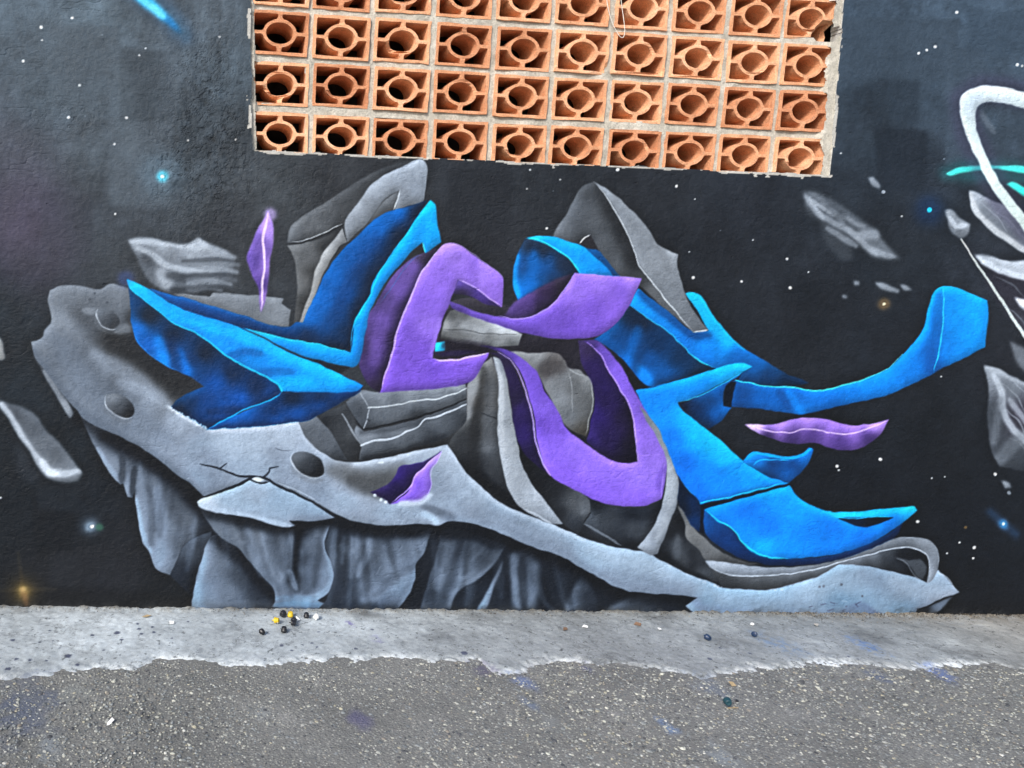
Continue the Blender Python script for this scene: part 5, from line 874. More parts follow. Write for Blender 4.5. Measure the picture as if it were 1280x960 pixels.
# every painted form in one piece: islands become their own part, crumbs join their neighbour
def components(mask):
    seen = ~mask; out = []
    h_, w_ = mask.shape
    for i, j in zip(*np.nonzero(mask)):
        if seen[i, j]: continue
        seen[i, j] = True; st_ = [(i, j)]; comp = []
        while st_:
            a, b = st_.pop(); comp.append((a, b))
            for a2, b2 in ((a + 1, b), (a - 1, b), (a, b + 1), (a, b - 1)):
                if 0 <= a2 < h_ and 0 <= b2 < w_ and not seen[a2, b2]:
                    seen[a2, b2] = True; st_.append((a2, b2))
        out.append(np.array(comp))
    return sorted(out, key=len, reverse=True)
for pid in range(1, len(PARTS) + 1):
    ys_, xs_ = np.nonzero(LABC == pid)
    if len(ys_) == 0: continue
    y0, x0 = ys_.min(), xs_.min()
    for n_, comp in enumerate(components(LABC[y0:ys_.max() + 1, x0:xs_.max() + 1] == pid)):
        if n_ == 0: continue
        a, b = comp[:, 0] + y0, comp[:, 1] + x0
        if len(comp) > 150:
            PARTS.append((PARTS[pid - 1][0], None, PARTS[pid - 1][2])); LABC[a, b] = len(PARTS)
        else:
            near = np.concatenate([LABC[np.clip(a + da, 0, NZ - 1), np.clip(b + db, 0, NX - 1)] for da, db in ((1, 0), (-1, 0), (0, 1), (0, -1))])
            near = near[(near != pid) & (near >= 0)]
            LABC[a, b] = np.bincount(near).argmax() if len(near) else 0
IDX = np.arange((NZ + 1) * (NX + 1)).reshape(NZ + 1, NX + 1)
Q = np.stack([IDX[:-1, :-1], IDX[:-1, 1:], IDX[1:, 1:], IDX[1:, :-1]], -1)
def sub(name, mask, parent):
    q = Q[mask]
    ids, inv = np.unique(q.ravel(), return_inverse=True)
    return mesh_np(name, VERT[ids], inv.reshape(-1, 4), M_PAINT, parent, PAINTF[ids])

wall = empty('wall', (1.25, 0, 0))
tag(wall, 'black painted plaster street wall carrying a night sky graffiti mural and a brick screen', 'wall')
sub('plaster_face', LABC == 0, wall)
# the same wall carried on past the picture, coarser
def coarse(x0, x1, z0, z1, skip=None):
    st = 0.06
    nx, nz = max(1, round((x1 - x0) / st)), max(1, round((z1 - z0) / st))
    X, Z = np.meshgrid(np.linspace(x0, x1, nx + 1), np.linspace(z0, z1, nz + 1))
    u, v = project(np.stack([X.ravel(), np.zeros(X.size), Z.ravel()], 1))
    c = sample(CAN, u, v)
    idx = np.arange(X.size).reshape(X.shape)
    q = np.stack([idx[:-1, :-1], idx[:-1, 1:], idx[1:, 1:], idx[1:, :-1]], -1).reshape(-1, 4)
    return np.stack([X.ravel(), np.zeros(X.size), Z.ravel()], 1), q, lin(c) * KPAINT
vs, qs, cs = [], [], []; off = 0
EX0, EX1 = gx[0], gx[-1]; EZ0, EZ1 = gzv[0], gzv[-1]; TOPZ = 4.2
for a in ((-5.0, EX0, -0.5, TOPZ), (EX1, 8.0, -0.5, TOPZ), (EX0, OX0, EZ1, TOPZ), (OX1, EX1, EZ1, TOPZ), (OX0, OX1, OZ1, TOPZ)):
    v_, q_, c_ = coarse(*a); vs.append(v_); qs.append(q_ + off); cs.append(c_); off += len(v_)
mesh_np('plaster_face_beyond', np.concatenate(vs), np.concatenate(qs), M_PAINT, wall, np.concatenate(cs))
# reveal of the opening (depth faces along the ragged cut)
rv, rq = [], []
hp = np.pad(HOLE, 1)
def addq(a, b):
    k = len(rv)
    rv.extend([(a[0], a[1], a[2]), (b[0], b[1], b[2]), (b[0], 0.06, b[2]), (a[0], 0.06, a[2])]); rq.append((k, k + 1, k + 2, k + 3))
VG = VERT.reshape(NZ + 1, NX + 1, 3)
ii, jj = np.nonzero(HOLE)
for i, j in zip(ii, jj):
    if i > 0 and not HOLE[i - 1, j]: addq(VG[i, j], VG[i, j + 1])
    if not hp[i + 1, j]: addq(VG[i, j], VG[i + 1, j])
    if not hp[i + 1, j + 2]: addq(VG[i, j + 1], VG[i + 1, j + 1])
k = len(rv)
for (xa, xb) in ((OX0, OX0), (OX1, OX1)):
    rv.extend([(xa, 0, EZ1), (xa, 0, OZ1), (xa, 0.06, OZ1), (xa, 0.06, EZ1)]); rq.append((k, k + 1, k + 2, k + 3)); k += 4
rv.extend([(OX0, 0, OZ1), (OX1, 0, OZ1), (OX1, 0.06, OZ1), (OX0, 0.06, OZ1)]); rq.append((k, k + 1, k + 2, k + 3))
mesh_np('opening_reveal', rv, rq, M_CEMENT, wall)
# closed dark room behind the screen, and the rest of the masonry body
def box_faces(x0, x1, y0, y1, z0, z1, k):
    v = [(x, y, z) for z in (z0, z1) for y in (y0, y1) for x in (x0, x1)]
    q = [(0, 1, 3, 2), (4, 6, 7, 5), (0, 4, 5, 1), (2, 3, 7, 6), (0, 2, 6, 4), (1, 5, 7, 3)]
    return v, [tuple(i + k for i in f_) for f_ in q]
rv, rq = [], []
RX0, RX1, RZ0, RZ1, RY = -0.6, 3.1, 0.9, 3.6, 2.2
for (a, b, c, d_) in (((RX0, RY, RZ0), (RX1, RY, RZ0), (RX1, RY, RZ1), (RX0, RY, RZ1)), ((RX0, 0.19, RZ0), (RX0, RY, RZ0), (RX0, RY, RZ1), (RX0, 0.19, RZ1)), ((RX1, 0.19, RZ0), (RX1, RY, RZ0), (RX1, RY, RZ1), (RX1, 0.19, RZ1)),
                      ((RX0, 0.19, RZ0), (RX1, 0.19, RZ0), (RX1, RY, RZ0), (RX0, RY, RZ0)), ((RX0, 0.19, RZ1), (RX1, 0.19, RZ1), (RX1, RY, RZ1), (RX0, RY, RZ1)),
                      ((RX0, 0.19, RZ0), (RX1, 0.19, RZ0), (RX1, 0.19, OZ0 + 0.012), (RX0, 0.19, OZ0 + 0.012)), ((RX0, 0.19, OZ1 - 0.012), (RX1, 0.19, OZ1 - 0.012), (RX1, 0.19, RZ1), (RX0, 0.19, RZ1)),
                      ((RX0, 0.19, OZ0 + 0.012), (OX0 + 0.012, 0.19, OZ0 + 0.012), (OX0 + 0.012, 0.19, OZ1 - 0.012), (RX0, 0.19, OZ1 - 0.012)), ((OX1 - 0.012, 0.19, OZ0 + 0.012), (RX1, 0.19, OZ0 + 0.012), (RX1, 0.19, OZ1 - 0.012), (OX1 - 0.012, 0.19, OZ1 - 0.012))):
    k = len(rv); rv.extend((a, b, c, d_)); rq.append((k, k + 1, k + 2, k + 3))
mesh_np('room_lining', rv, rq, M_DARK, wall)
# coping on top of the wall closes it from the sky
v, q = box_faces(-5.0, 8.0, -0.03, 2.4, TOPZ, TOPZ + 0.12, 0)
mesh_np('coping', v, q, M_CEMENT, wall)
v, q = box_faces(-5.0, 8.0, 2.3, 2.4, -0.5, TOPZ - 0.002, 0)
mesh_np('rear_wall', v, q, M_CEMENT, wall)

mural = empty('graffiti_mural', (1.25, 0, 0))
tag(mural, 'spray painted mural of blue and purple ribbon letters over a grey bone shaped rock', 'mural')
mural_b = empty('graffiti_lettering', (3.7, 0, 0))
tag(mural_b, 'white and teal looping graffiti letter with glassy shards, right of the blue ribbon arm', 'graffiti')
made = {}
for i, (nm, lb, par) in enumerate(PARTS, 1):
    msk = LABC == i
    if msk.sum() < 6: continue
    top = mural_b if par == 'B' else mural
    o = sub(nm, msk, top)
    if isinstance(par, int) and par in made:
        o.parent = made[par]; o.location = (0, 0, 0)
    made[i] = o
    if lb: o['label'] = lb

# ------------------------------------------------------------------ hollow brick screen
screen = empty('brick_screen', (1.25, 0.03, OZ0))
tag(screen, 'ventilation screen of orange hollow clay bricks set in the black wall', 'brick screen')
PW, RH = 0.25, 0.18563
BW, BH, BD = 0.2265, 0.164, 0.155                               # brick face and depth
def brick_mesh(seed, chips=(), depth=BD):
    rr = random.Random(seed)
    hx, hz = BW / 2, BH / 2; tw = 0.0115
    ix, iz = hx - tw, hz - tw
    rx, rz = 0.0545, 0.0405; ox, oz = rx + 0.0125, rz + 0.0115
    wv, wh = 0.0085, 0.0062
    def jit(p, s=0.0014): return (p[0] + rr.uniform(-s, s), p[1] + rr.uniform(-s, s))
    outer = []
    for a, b in (((-hx, -hz), (hx, -hz)), ((hx, -hz), (hx, hz)), ((hx, hz), (-hx, hz)), ((-hx, hz), (-hx, -hz))):
        for k in range(6): outer.append(jit((a[0] + (b[0] - a[0]) * k / 6, a[1] + (b[1] - a[1]) * k / 6), 0.0020))
    holes = []
    for sx, sz in ((1, 1), (-1, 1), (-1, -1), (1, -1)):
        a0 = math.asin(min(1, wh * 1.6 / oz)); a1 = math.acos(min(1, wv * 1.5 / ox))
        L = [(wv, iz - 0.003), (wv + 0.002, iz), (ix * 0.5, iz), (ix - 0.004, iz), (ix, iz - 0.004), (ix, iz * .5), (ix, wh + 0.002), (ix - 0.002, wh)]
        L += [(ox * math.cos(a0) + 0.006, wh)]
        for k in range(7):
            t = a0 + (a1 - a0) * k / 6; L.append((ox * math.cos(t), oz * math.sin(t)))
        L += [(wv, oz * math.sin(a1) + 0.008)]
        L = [jit((sx * x, sz * z), 0.0007) for x, z in L]
        if sx * sz > 0: L = L[::-1]
        holes.append(L)
    ring = [jit((rx * math.cos(-k * math.tau / 26), rz * math.sin(-k * math.tau / 26)), 0.0006) for k in range(26)]
    holes.append(ring)
    loops = [outer] + holes
    flat = [p for L in loops for p in L]
    tri = tessellate_polygon([[Vector((x, z, 0)) for x, z in L] for L in loops])
    def push(x, z):
        y = rr.uniform(0, 0.0016)
        for cx, cz, r_, dp in chips:
            d_ = math.hypot(x - cx, z - cz)
            if d_ < r_: y += dp * (1 - (d_ / r_) ** 2) * rr.uniform(0.6, 1.1)
        return y
    n = len(flat)
    verts = [(x, push(x, z), z) for x, z in flat] + [(x, depth, z) for x, z in flat]
    faces = []
    for a, b, c in tri:
        pa, pb, pc = flat[a], flat[b], flat[c]
        ar = (pb[0] - pa[0]) * (pc[1] - pa[1]) - (pb[1] - pa[1]) * (pc[0] - pa[0])
        if ar < 0: a, c = c, a
        faces.append((a, b, c)); faces.append((n + c, n + b, n + a))
    k = 0
    for li, L in enumerate(loops):
        m = len(L)
        ar = sum(L[i][0] * L[(i + 1) % m][1] - L[(i + 1) % m][0] * L[i][1] for i in range(m))
        for i in range(m):
            a, b = k + i, k + (i + 1) % m
            f_ = (a, n + a, n + b, b) if (ar > 0) == (li == 0) else (a, b, n + b, n + a)
            faces.append(f_)
        k += m
    me = bpy.data.meshes.new('brick')
    me.from_pydata(verts, [], faces); me.update()
    me.materials.append(M_CLAY)
    return me
variants = [brick_mesh(s) for s in range(5)] + [brick_mesh(20, [(-0.03, -0.03, 0.018, 0.02)]), brick_mesh(21, [(0.05, 0.02, 0.02, 0.010), (0.1, -0.07, 0.02, 0.012)]), brick_mesh(22, [(0.03, -0.045, 0.022, 0.012)])]
special = {(0, 1): brick_mesh(31, [(-0.055, 0.03, 0.032, 0.014), (-0.02, -0.045, 0.036, 0.045), (-0.06, -0.02, 0.02, 0.02)]), (2, 2): brick_mesh(32, [(-0.045, -0.035, 0.03, 0.034)]),
           (9, 3): brick_mesh(33, [(0.085, -0.055, 0.062, 0.09), (0.06, -0.075, 0.03, 0.05)]), (3, 1): brick_mesh(34, [(0.045, 0.03, 0.03, 0.012), (0.06, 0.005, 0.02, 0.008)]),
           (3, 2): brick_mesh(35, [(0.02, 0.04, 0.03, 0.010)]), (5, 2): brick_mesh(36, [(0.10, -0.07, 0.035, 0.02)])}
rb = random.Random(4)
for row in range(6):
    for c_ in range(10):
        me = special.get((c_, row)) or variants[rb.randrange(len(variants))]
        o = bpy.data.objects.new('brick', me)
        COL.objects.link(o); o.parent = screen
        sx = {0: 0.004, 1: 0.012, 2: 0.0}.get(c_, 0.0) if row else 0.0
        p = Vector(((c_ + 0.5) * PW + rb.uniform(-.004, .004) + (0.006 if c_ == 0 else 0) - (0.002 if c_ == 9 else 0) - 0.035 * min((row - 0.5) * RH - 0.1, 0.45), 0.016 + rb.uniform(-.004, .004), ZB + (row - 0.5) * RH + rb.uniform(-.003, .003) - (0.007 if row == 0 else 0)))
        o.location = p - Vector(screen.location)
        o.rotation_euler = (rb.uniform(-.008, .008), rb.uniform(-.010, .010), rb.uniform(-.010, .010))
# mortar: a rough sheet filling the joints, smeared over the right end
ms = 0.004
mx = np.arange(OX0 - 0.05, OX1 + 0.04, ms); mz = np.arange(OZ0 - 0.012, OZ1 + 0.012, ms)
MX, MZ = np.meshgrid(mx, mz)
mn = noise2(len(mz), len(mx), 10, 41, 3, 0.6); mn2 = noise2(len(mz), len(mx), 45, 42, 3, 0.5)
bx = np.abs(((MX / PW) % 1.0) - 0.5) * PW; bz = np.abs((((MZ - ZB) / RH) % 1.0) - 0.5) * RH
MY = 0.0235 + 0.0022 * mn + 0.0030 * mn2
MS = MX - lean(MZ)
MY -= (0.014 + 0.004 * mn) * np.clip((MS - (OX1 - 0.062)) / 0.02, 0, 1) + 0.013 * np.clip((OX0 + 0.03 - MS) / 0.014, 0, 1)
xm, zm = (MX[:-1, :-1] + MX[1:, 1:]) / 2, (MZ[:-1, :-1] + MZ[1:, 1:]) / 2
xs_ = xm + 0.035 * np.minimum(zm - ZB - 0.1, 0.45); xe_ = xm - lean(zm)
bxc = np.abs(((xs_ / PW) % 1.0) - 0.5) * PW; bzc = np.abs((((zm - ZB) / RH) % 1.0) - 0.5) * RH
lastc = xm > 9 * PW + 0.12
keep = ~((bxc < BW / 2 - 0.007) & (bzc < BH / 2 - 0.007))
smear = (xe_ > OX1 - 0.040 + 0.012 * (mn[:-1, :-1] + mn2[:-1, :-1]))
brk = np.hypot((xm - (9.5 * PW + 0.065)) / 0.052, (zm - (ZB + 2.5 * RH - 0.055)) / 0.034) + 0.35 * mn[:-1, :-1] < 0.9
left = xe_ < OX0 + 0.017 + 0.005 * mn[:-1, :-1]
keep = (keep | smear | left) & ~brk & (xe_ > OX0 - 0.012) & (xe_ < OX1 + 0.012)
im = np.arange(MX.size).reshape(MX.shape)
mq = np.stack([im[:-1, :-1], im[:-1, 1:], im[1:, 1:], im[1:, :-1]], -1)[keep]
ids, inv = np.unique(mq.ravel(), return_inverse=True)
mesh_np('mortar', np.stack([MX.ravel(), MY.ravel(), MZ.ravel()], 1)[ids], inv.reshape(-1, 4), M_MORTAR, screen, smooth=True)
# solid bed joints deeper in, so no light leaks between the bricks
jv, jq = [], []
for c_ in range(10):
    x = c_ * PW; v, q = box_faces(x - 0.010, x + 0.010, 0.032, 0.15, OZ0 + 0.001, OZ1 - 0.001, len(jv)); jv += v; jq += q
for row in range(-1, 7):
    z = ZB + row * RH
    if OZ0 - 0.02 < z < OZ1: v, q = box_faces(OX0, OX1, 0.034, 0.148, z - 0.0095, z + 0.0095, len(jv)); jv += v; jq += q
mesh_np('joint_fill', jv, jq, M_MORTAR, screen)

# ------------------------------------------------------------------ street
def gnd(name, x0, x1, y0, y1, st, fn, mat, keepfn=None, alpha=False):
    xs = np.arange(x0, x1 + st / 2, st); ys = np.arange(y0, y1 + st / 2, st)
    X, Y = np.meshgrid(xs, ys)
    Z, Cc, A_ = fn(X, Y)
    idx = np.arange(X.size).reshape(X.shape)
    q = np.stack([idx[:-1, :-1], idx[:-1, 1:], idx[1:, 1:], idx[1:, :-1]], -1)
    q = q[keepfn(X, Y)[:-1, :-1]] if keepfn is not None else q.reshape(-1, 4)
    ids, inv = np.unique(q.ravel(), return_inverse=True)
    o = mesh_np(name, np.stack([X.ravel(), Y.ravel(), (Z + gz(X)).ravel()], 1)[ids], inv.reshape(-1, 4), mat, None, Cc.reshape(-1, 3)[ids], smooth=True)
    if A_ is not None:
        at = o.data.attributes['paint']; c4 = np.ones((len(ids), 4), dtype=np.float32)
        c4[:, :3] = Cc.reshape(-1, 3)[ids]; c4[:, 3] = A_.ravel()[ids]; at.data.foreach_set('color', c4.ravel())
    return o
# broken edge between the concrete strip and the asphalt, read from the photo
edge_px = [(-120, 862), (0, 852), (60, 848), (110, 838), (170, 836), (200, 826), (235, 827), (270, 832), (330, 836), (390, 828), (430, 825), (455, 830), (490, 824), (520, 828), (560, 828), (600, 826), (615, 840), (650, 843), (668, 832), (700, 826), (740, 830), (800, 836), (860, 842), (880, 852), (905, 846), (930, 838), (985, 836), (1020, 830), (1080, 832), (1140, 838), (1180, 834), (1230, 832), (1280, 838), (1420, 842)]
ep = np.array([on_ground(u, v)[:2] for u, v in edge_px])
EXT_X = np.concatenate([[-9], ep[:, 0], [12]]); EXT_Y = np.concatenate([[ep[0, 1]], ep[:, 1], [ep[-1, 1]]])
def edge_y(x):
    return np.interp(x, EXT_X, EXT_Y)
spots = [(16, 803, 7), (50, 805, 4), (66, 803, 3), (38, 827, 5), (85, 822, 9), (57, 828, 4), (97, 833, 5), (115, 796, 6), (146, 793, 8), (152, 802, 5), (172, 782, 5), (174, 788, 5), (190, 786, 5), (192, 792, 5), (205, 790, 3), (177, 795, 5), (235, 779, 4), (253, 780, 3),
         (10, 838, 7), (20, 826, 5), (352, 809, 6), (365, 815, 4), (378, 808, 3), (390, 806, 5), (396, 811, 4), (398, 792, 3), (465, 789, 5), (470, 800, 4), (445, 813, 5), (503, 809, 2), (580, 818, 9), (640, 783, 3), (887, 826, 6), (938, 819, 5), (900, 812, 4), (1008, 818, 4), (1060, 823, 4), (1072, 826, 3), (62, 790, 4), (75, 812, 3), (130, 815, 4), (215, 800, 3), (700, 786, 3), (560, 800, 2), (760, 805, 3)]
splash = [(1080, 808, 16, (98, 128, 176)), (975, 808, 20, (120, 140, 165)), (1175, 842, 16, (110, 134, 190)), (655, 852, 12, (112, 132, 176)), (737, 838, 9, (88, 92, 132)), (605, 838, 12, (92, 88, 116)), (448, 900, 13, (92, 90, 124)), (832, 907, 10, (112, 148, 196)), (665, 880, 10, (108, 124, 150)), (30, 890, 40, (88, 98, 120)), (470, 801, 6, (112, 112, 150)), (438, 783, 5, (104, 96, 150)), (1100, 845, 14, (92, 106, 134)), (885, 860, 18, (112, 124, 142)), (510, 890, 16, (128, 128, 124)),
          (325, 895, 11, (158, 164, 166)), (60, 935, 16, (140, 148, 154)), (90, 870, 16, (136, 140, 138)), (910, 950, 18, (150, 160, 168)), (690, 905, 12, (138, 142, 142)), (580, 887, 14, (130, 132, 128))]
PT = [(on_ground(u, v)[:2], r_) for u, v, r_ in spots]
SP = [(on_ground(u, v)[:2], r_, c) for u, v, r_, c in splash]
def wob(X, Y, cell, seed, st):
    return noise2(X.shape[0], X.shape[1], cell / st, seed, 5, 0.6)
def conc(X, Y):
    st = 0.005
    a, b, c = wob(X, Y, 0.20, 51, st), wob(X, Y, 0.03, 52, st), wob(X, Y, 0.012, 53, st)
    dist = Y - edge_y(X) + 0.020 * wob(X, Y, 0.06, 54, st) + 0.010 * b + 0.003 * c
    h = -0.0015 + 0.0085 * np.clip(dist / 0.045, -1, 1) + 0.0012 * a + 0.0010 * b + 0.0008 * wob(X, Y, 0.022, 57, st)
    h += 0.010 * np.clip((Y + 0.035) / 0.04, 0, 1) * (0.6 + 0.6 * b)             # raised dirt fillet along the wall
    base = np.array([146, 151, 152], dtype=np.float32)
    t = np.clip((X - 0.2) / 1.2, 0, 1)[..., None]
    col = np.array([176, 184, 188], dtype=np.float32) * (1 - t) + base * t
    t2 = np.clip((X - 3.0) / 0.8, 0, 1)[..., None]; col = col * (1 - t2) + np.array([158, 157, 152], dtype=np.float32) * t2
    col = col * (1 + 0.08 * a + 0.03 * b + 0.06 * c)[..., None]
    rim = (np.exp(-np.clip(dist - 0.018, 0, None) / (0.013 + 0.026 * np.clip(wob(X, Y, 0.3, 63, st), 0, 1))) * np.clip(0.70 + 0.7 * a + 0.7 * b + 1.1 * c, 0, 1))[..., None] * 0.66
    col = col * (1 - rim * 0.85) + np.array([240, 243, 242], dtype=np.float32) * rim * 0.85
    dirt = (np.exp((Y) / 0.035) * np.clip(0.55 + 0.8 * b, 0, 1))[..., None]
    col = col * (1 - 0.75 * dirt) + np.array([82, 78, 70], dtype=np.float32) * 0.75 * dirt
    g2 = (np.clip((X - 2.6) / 0.5, 0, 1) * np.exp(Y / 0.09) * np.clip(0.5 + b + 0.5 * c, 0, 1))[..., None]
    col = col * (1 - 0.6 * g2) + np.array([112, 104, 92], dtype=np.float32) * 0.6 * g2
    patch = np.clip(wob(X, Y, 0.33, 58, st) * 1.4 - 0.25, 0, 1)[..., None]; col = col * (1 + 0.14 * patch)
    dk = np.clip(wob(X, Y, 0.26, 59, st) * 1.3 - 0.3, 0, 1)[..., None]; col = col * (1 - 0.20 * dk)
    fl = (wob(X, Y, 0.016, 60, st) > 0.86)[..., None]; col = np.where(fl, col * 0.62, col)
    for (px, py), r_ in PT:
        rr = r_ * 0.0013
        m = np.clip(1.25 - np.hypot((X - px) / rr, (Y - py) / (rr * 1.15)) + 0.4 * c, 0, 1)[..., None]
        m = np.minimum(m * 2.5, 0.9); col = col * (1 - m) + np.array([70, 76, 96], dtype=np.float32) * m
    for (px, py), r_, cc in SP:
        rr = r_ * 0.0036
        m = (np.clip(1.3 - np.hypot((X - px) / rr, (Y - py) / (rr * 1.6)) + 0.5 * b, 0, 1) * np.clip(0.5 + c, 0, 1))[..., None] * 0.8
        col = col * (1 - m) + np.array(cc, dtype=np.float32) * m
    return h, lin(np.clip(col, 0, 245)) * 0.92, None
pave = gnd('pavement', -1.5, 4.5, -0.78, 0.012, 0.005, conc, M_CONC, lambda X, Y: Y > edge_y(X) - 0.07)
tag(pave, 'pale worn concrete strip along the foot of the wall', 'pavement', kind='structure')
del pave['category']
XS = np.concatenate([np.arange(-9, -1.49, 0.05), np.arange(4.5, 12.01, 0.05)])
pv, pq, pc_ = [], [], []
for i, x in enumerate(XS):
    ye = edge_y(x) + 0.03 * math.sin(x * 7.3) + 0.02 * math.sin(x * 19.1)
    for y, z in ((0.012, 0.008), (-0.02, 0.005), (ye + 0.05, 0.005), (ye - 0.03, -0.004)): pv.append((x, y, gz(x) + z)); pc_.append((150, 154, 154) if y > ye + 0.02 else (200, 204, 204))
    if i and XS[i] - XS[i - 1] < 0.1:
        for k in range(3): pq.append((4 * i - 4 + k, 4 * i + k, 4 * i + k + 1, 4 * i - 3 + k))
pb_ = mesh_np('pavement_beyond', pv, pq, M_CONC, None, lin(np.array(pc_, dtype=np.float32)) * 0.92, smooth=True)
tag(pb_, 'concrete strip running on along the wall', kind='structure')
def road_fn(X, Y):
    st = 0.012
    a, b = wob(X, Y, 0.5, 61, st), wob(X, Y, 0.05, 62, st)
    h = 0.003 * a + 0.0008 * b
    col = np.zeros(X.shape + (3,), dtype=np.float32); al = np.zeros(X.shape, dtype=np.float32)
    for (px, py), r_, cc in SP:
        rr = r_ * 0.0030
        m = np.clip(1.25 - np.hypot((X - px) / rr, (Y - py) / (rr * 1.5)) + 0.6 * b, 0, 1) * 0.68
        col = np.where((m > al)[..., None], lin(np.array(cc, dtype=np.float32)) * 0.9, col); al = np.maximum(al, m)
    return h, col, al
road = gnd('road', -2.4, 5.4, -2.6, 0.0, 0.012, road_fn, M_ASPH)
tag(road, 'grey asphalt street with pale exposed aggregate', kind='structure')
# the street goes on to the horizon around the detailed patch
def far_fn(X, Y): return np.full(X.shape, 0.0), np.zeros(X.shape + (3,), dtype=np.float32), np.zeros(X.shape, dtype=np.float32)
XS = np.array([-80, -2.4, 5.4, 80.0]); YS = np.array([-80, -2.6, 0.0])
fv, fq = [], []
for i in range(3):
    for j in range(2):
        if i == 1 and j == 1: continue
        k = len(fv); x0, x1, y0, y1 = XS[i], XS[i + 1], YS[j], YS[j + 1]
        fv += [(x0, y0, gz(x0)), (x1, y0, gz(x1)), (x1, y1, gz(x1)), (x0, y1, gz(x0))]; fq.append((k, k + 1, k + 2, k + 3))
far = mesh_np('road_beyond', fv, fq, M_ASPH, None, np.zeros((len(fv), 3)))
at = far.data.attributes['paint']; at.data.foreach_set('color', np.zeros(len(fv) * 4, dtype=np.float32))
tag(far, 'asphalt street running on past the wall', kind='structure')
# exposed aggregate: embedded pebbles
ico = [(0, 0, 1)] + [(0.894 * math.cos(k * math.tau / 5), 0.894 * math.sin(k * math.tau / 5), 0.447) for k in range(5)] + [(0.894 * math.cos((k + .5) * math.tau / 5), 0.894 * math.sin((k + .5) * math.tau / 5), -0.447) for k in range(5)]
icof = [(0, 1 + k, 1 + (k + 1) % 5) for k in range(5)] + [(1 + k, 6 + k, 1 + (k + 1) % 5) for k in range(5)] + [(1 + (k + 1) % 5, 6 + k, 6 + (k + 1) % 5) for k in range(5)]
NP_ = 32000
rg = np.random.default_rng(9)
px = rg.uniform(-1.3, 4.2, NP_); py = -rg.uniform(0.42, 1.5, NP_)
ok = py < edge_y(px) + 0.0
px, py = px[ok], py[ok]; n = len(px)
sz = 0.0022 + 0.0088 * rg.beta(1.0, 5.0, n)
base = np.array(ico); vv = base[None] * (sz[:, None, None] * np.stack([rg.uniform(.7, 1.3, n), rg.uniform(.7, 1.3, n), rg.uniform(.35, .6, n)], 1)[:, None, :])
vv = vv * rg.uniform(0.8, 1.2, vv.shape)
an = rg.uniform(0, math.tau, n); ca, sa = np.cos(an)[:, None], np.sin(an)[:, None]
X_ = vv[..., 0] * ca - vv[..., 1] * sa + px[:, None]; Y_ = vv[..., 0] * sa + vv[..., 1] * ca + py[:, None]
Z_ = vv[..., 2] + (gz(px) + 0.0012)[:, None]
pal = lin(np.array([(196, 196, 184), (176, 178, 172), (210, 211, 198), (150, 155, 156), (120, 125, 127), (190, 185, 164), (156, 150, 140), (96, 98, 102), (222, 222, 214)], dtype=np.float32)) * 0.74
cc = pal[rg.choice(9, n, p=[.10, .17, .04, .22, .21, .04, .07, .13, .02])] * rg.uniform(.75, 1.1, (n, 1))
FV = np.stack([X_, Y_, Z_], -1).reshape(-1, 3)
FQ = (np.array(icof)[None] + (np.arange(n) * 11)[:, None, None]).reshape(-1, 3)
M_PEB = rough_mat('pebble', (0, 0, 0), (0, 0, 0), (0, 0, 0), 30, 600, 0.3, 0.001, 0.75, attr=True)
peb = mesh_np('aggregate', FV, FQ, M_PEB, None, np.repeat(cc, 11, 0))
peb.parent = road; peb['kind'] = 'stuff'

# loose dirt along the foot of the wall
n = 2600
px = np.where(rg.uniform(0, 1, n) < 0.55, rg.uniform(2.5, 4.1, n), rg.uniform(-1.1, 4.1, n)); py = -rg.exponential(0.022, n) - 0.004
sz = 0.0010 + 0.0026 * rg.beta(1.2, 5, n)
vv = base[None] * (sz[:, None, None] * rg.uniform(.6, 1.3, (n, 11, 3)))
cc = lin(np.array([(96, 84, 66), (70, 62, 52), (140, 130, 112), (60, 58, 56), (168, 160, 146)], dtype=np.float32))[rg.choice(5, n)] * 0.8
Z_ = vv[..., 2] + (gz(px) + 0.010 + 0.006 * np.exp(py / 0.02))[:, None]
crumbs = mesh_np('dirt_crumbs', np.stack([vv[..., 0] + px[:, None], vv[..., 1] + py[:, None], Z_], -1).reshape(-1, 3), (np.array(icof)[None] + (np.arange(n) * 11)[:, None, None]).reshape(-1, 3), M_PEB, None, np.repeat(cc, 11, 0))
crumbs.parent = pave; crumbs['kind'] = 'stuff'

# ------------------------------------------------------------------ small litter
M_BLACKP = simple('black_plastic', (0.012, 0.012, 0.015), 0.38); M_YEL = simple('yellow_plastic', (0.62, 0.42, 0.02), 0.45)
M_WHITEP = simple('white_paper', (0.78, 0.78, 0.76), 0.8); M_NAVY = simple('navy_plastic', (0.012, 0.03, 0.075), 0.4); M_TEALP = simple('dark_teal_plastic', (0.01, 0.045, 0.06), 0.4)
M_TAN = simple('dry_leaf', (0.36, 0.27, 0.15), 0.8); M_RUST = simple('rust_brown', (0.17, 0.10, 0.06), 0.8); M_STR = simple('white_string', (0.70, 0.68, 0.62), 0.7)
def lathe(prof, n=18):
    v, f_ = [], []
    for r_, z in prof:
        for k in range(n): v.append((r_ * math.cos(k * math.tau / n), r_ * math.sin(k * math.tau / n), z))
    for i in range(len(prof) - 1):
        for k in range(n): f_.append((i * n + k, i * n + (k + 1) % n, (i + 1) * n + (k + 1) % n, (i + 1) * n + k))
    return v, f_
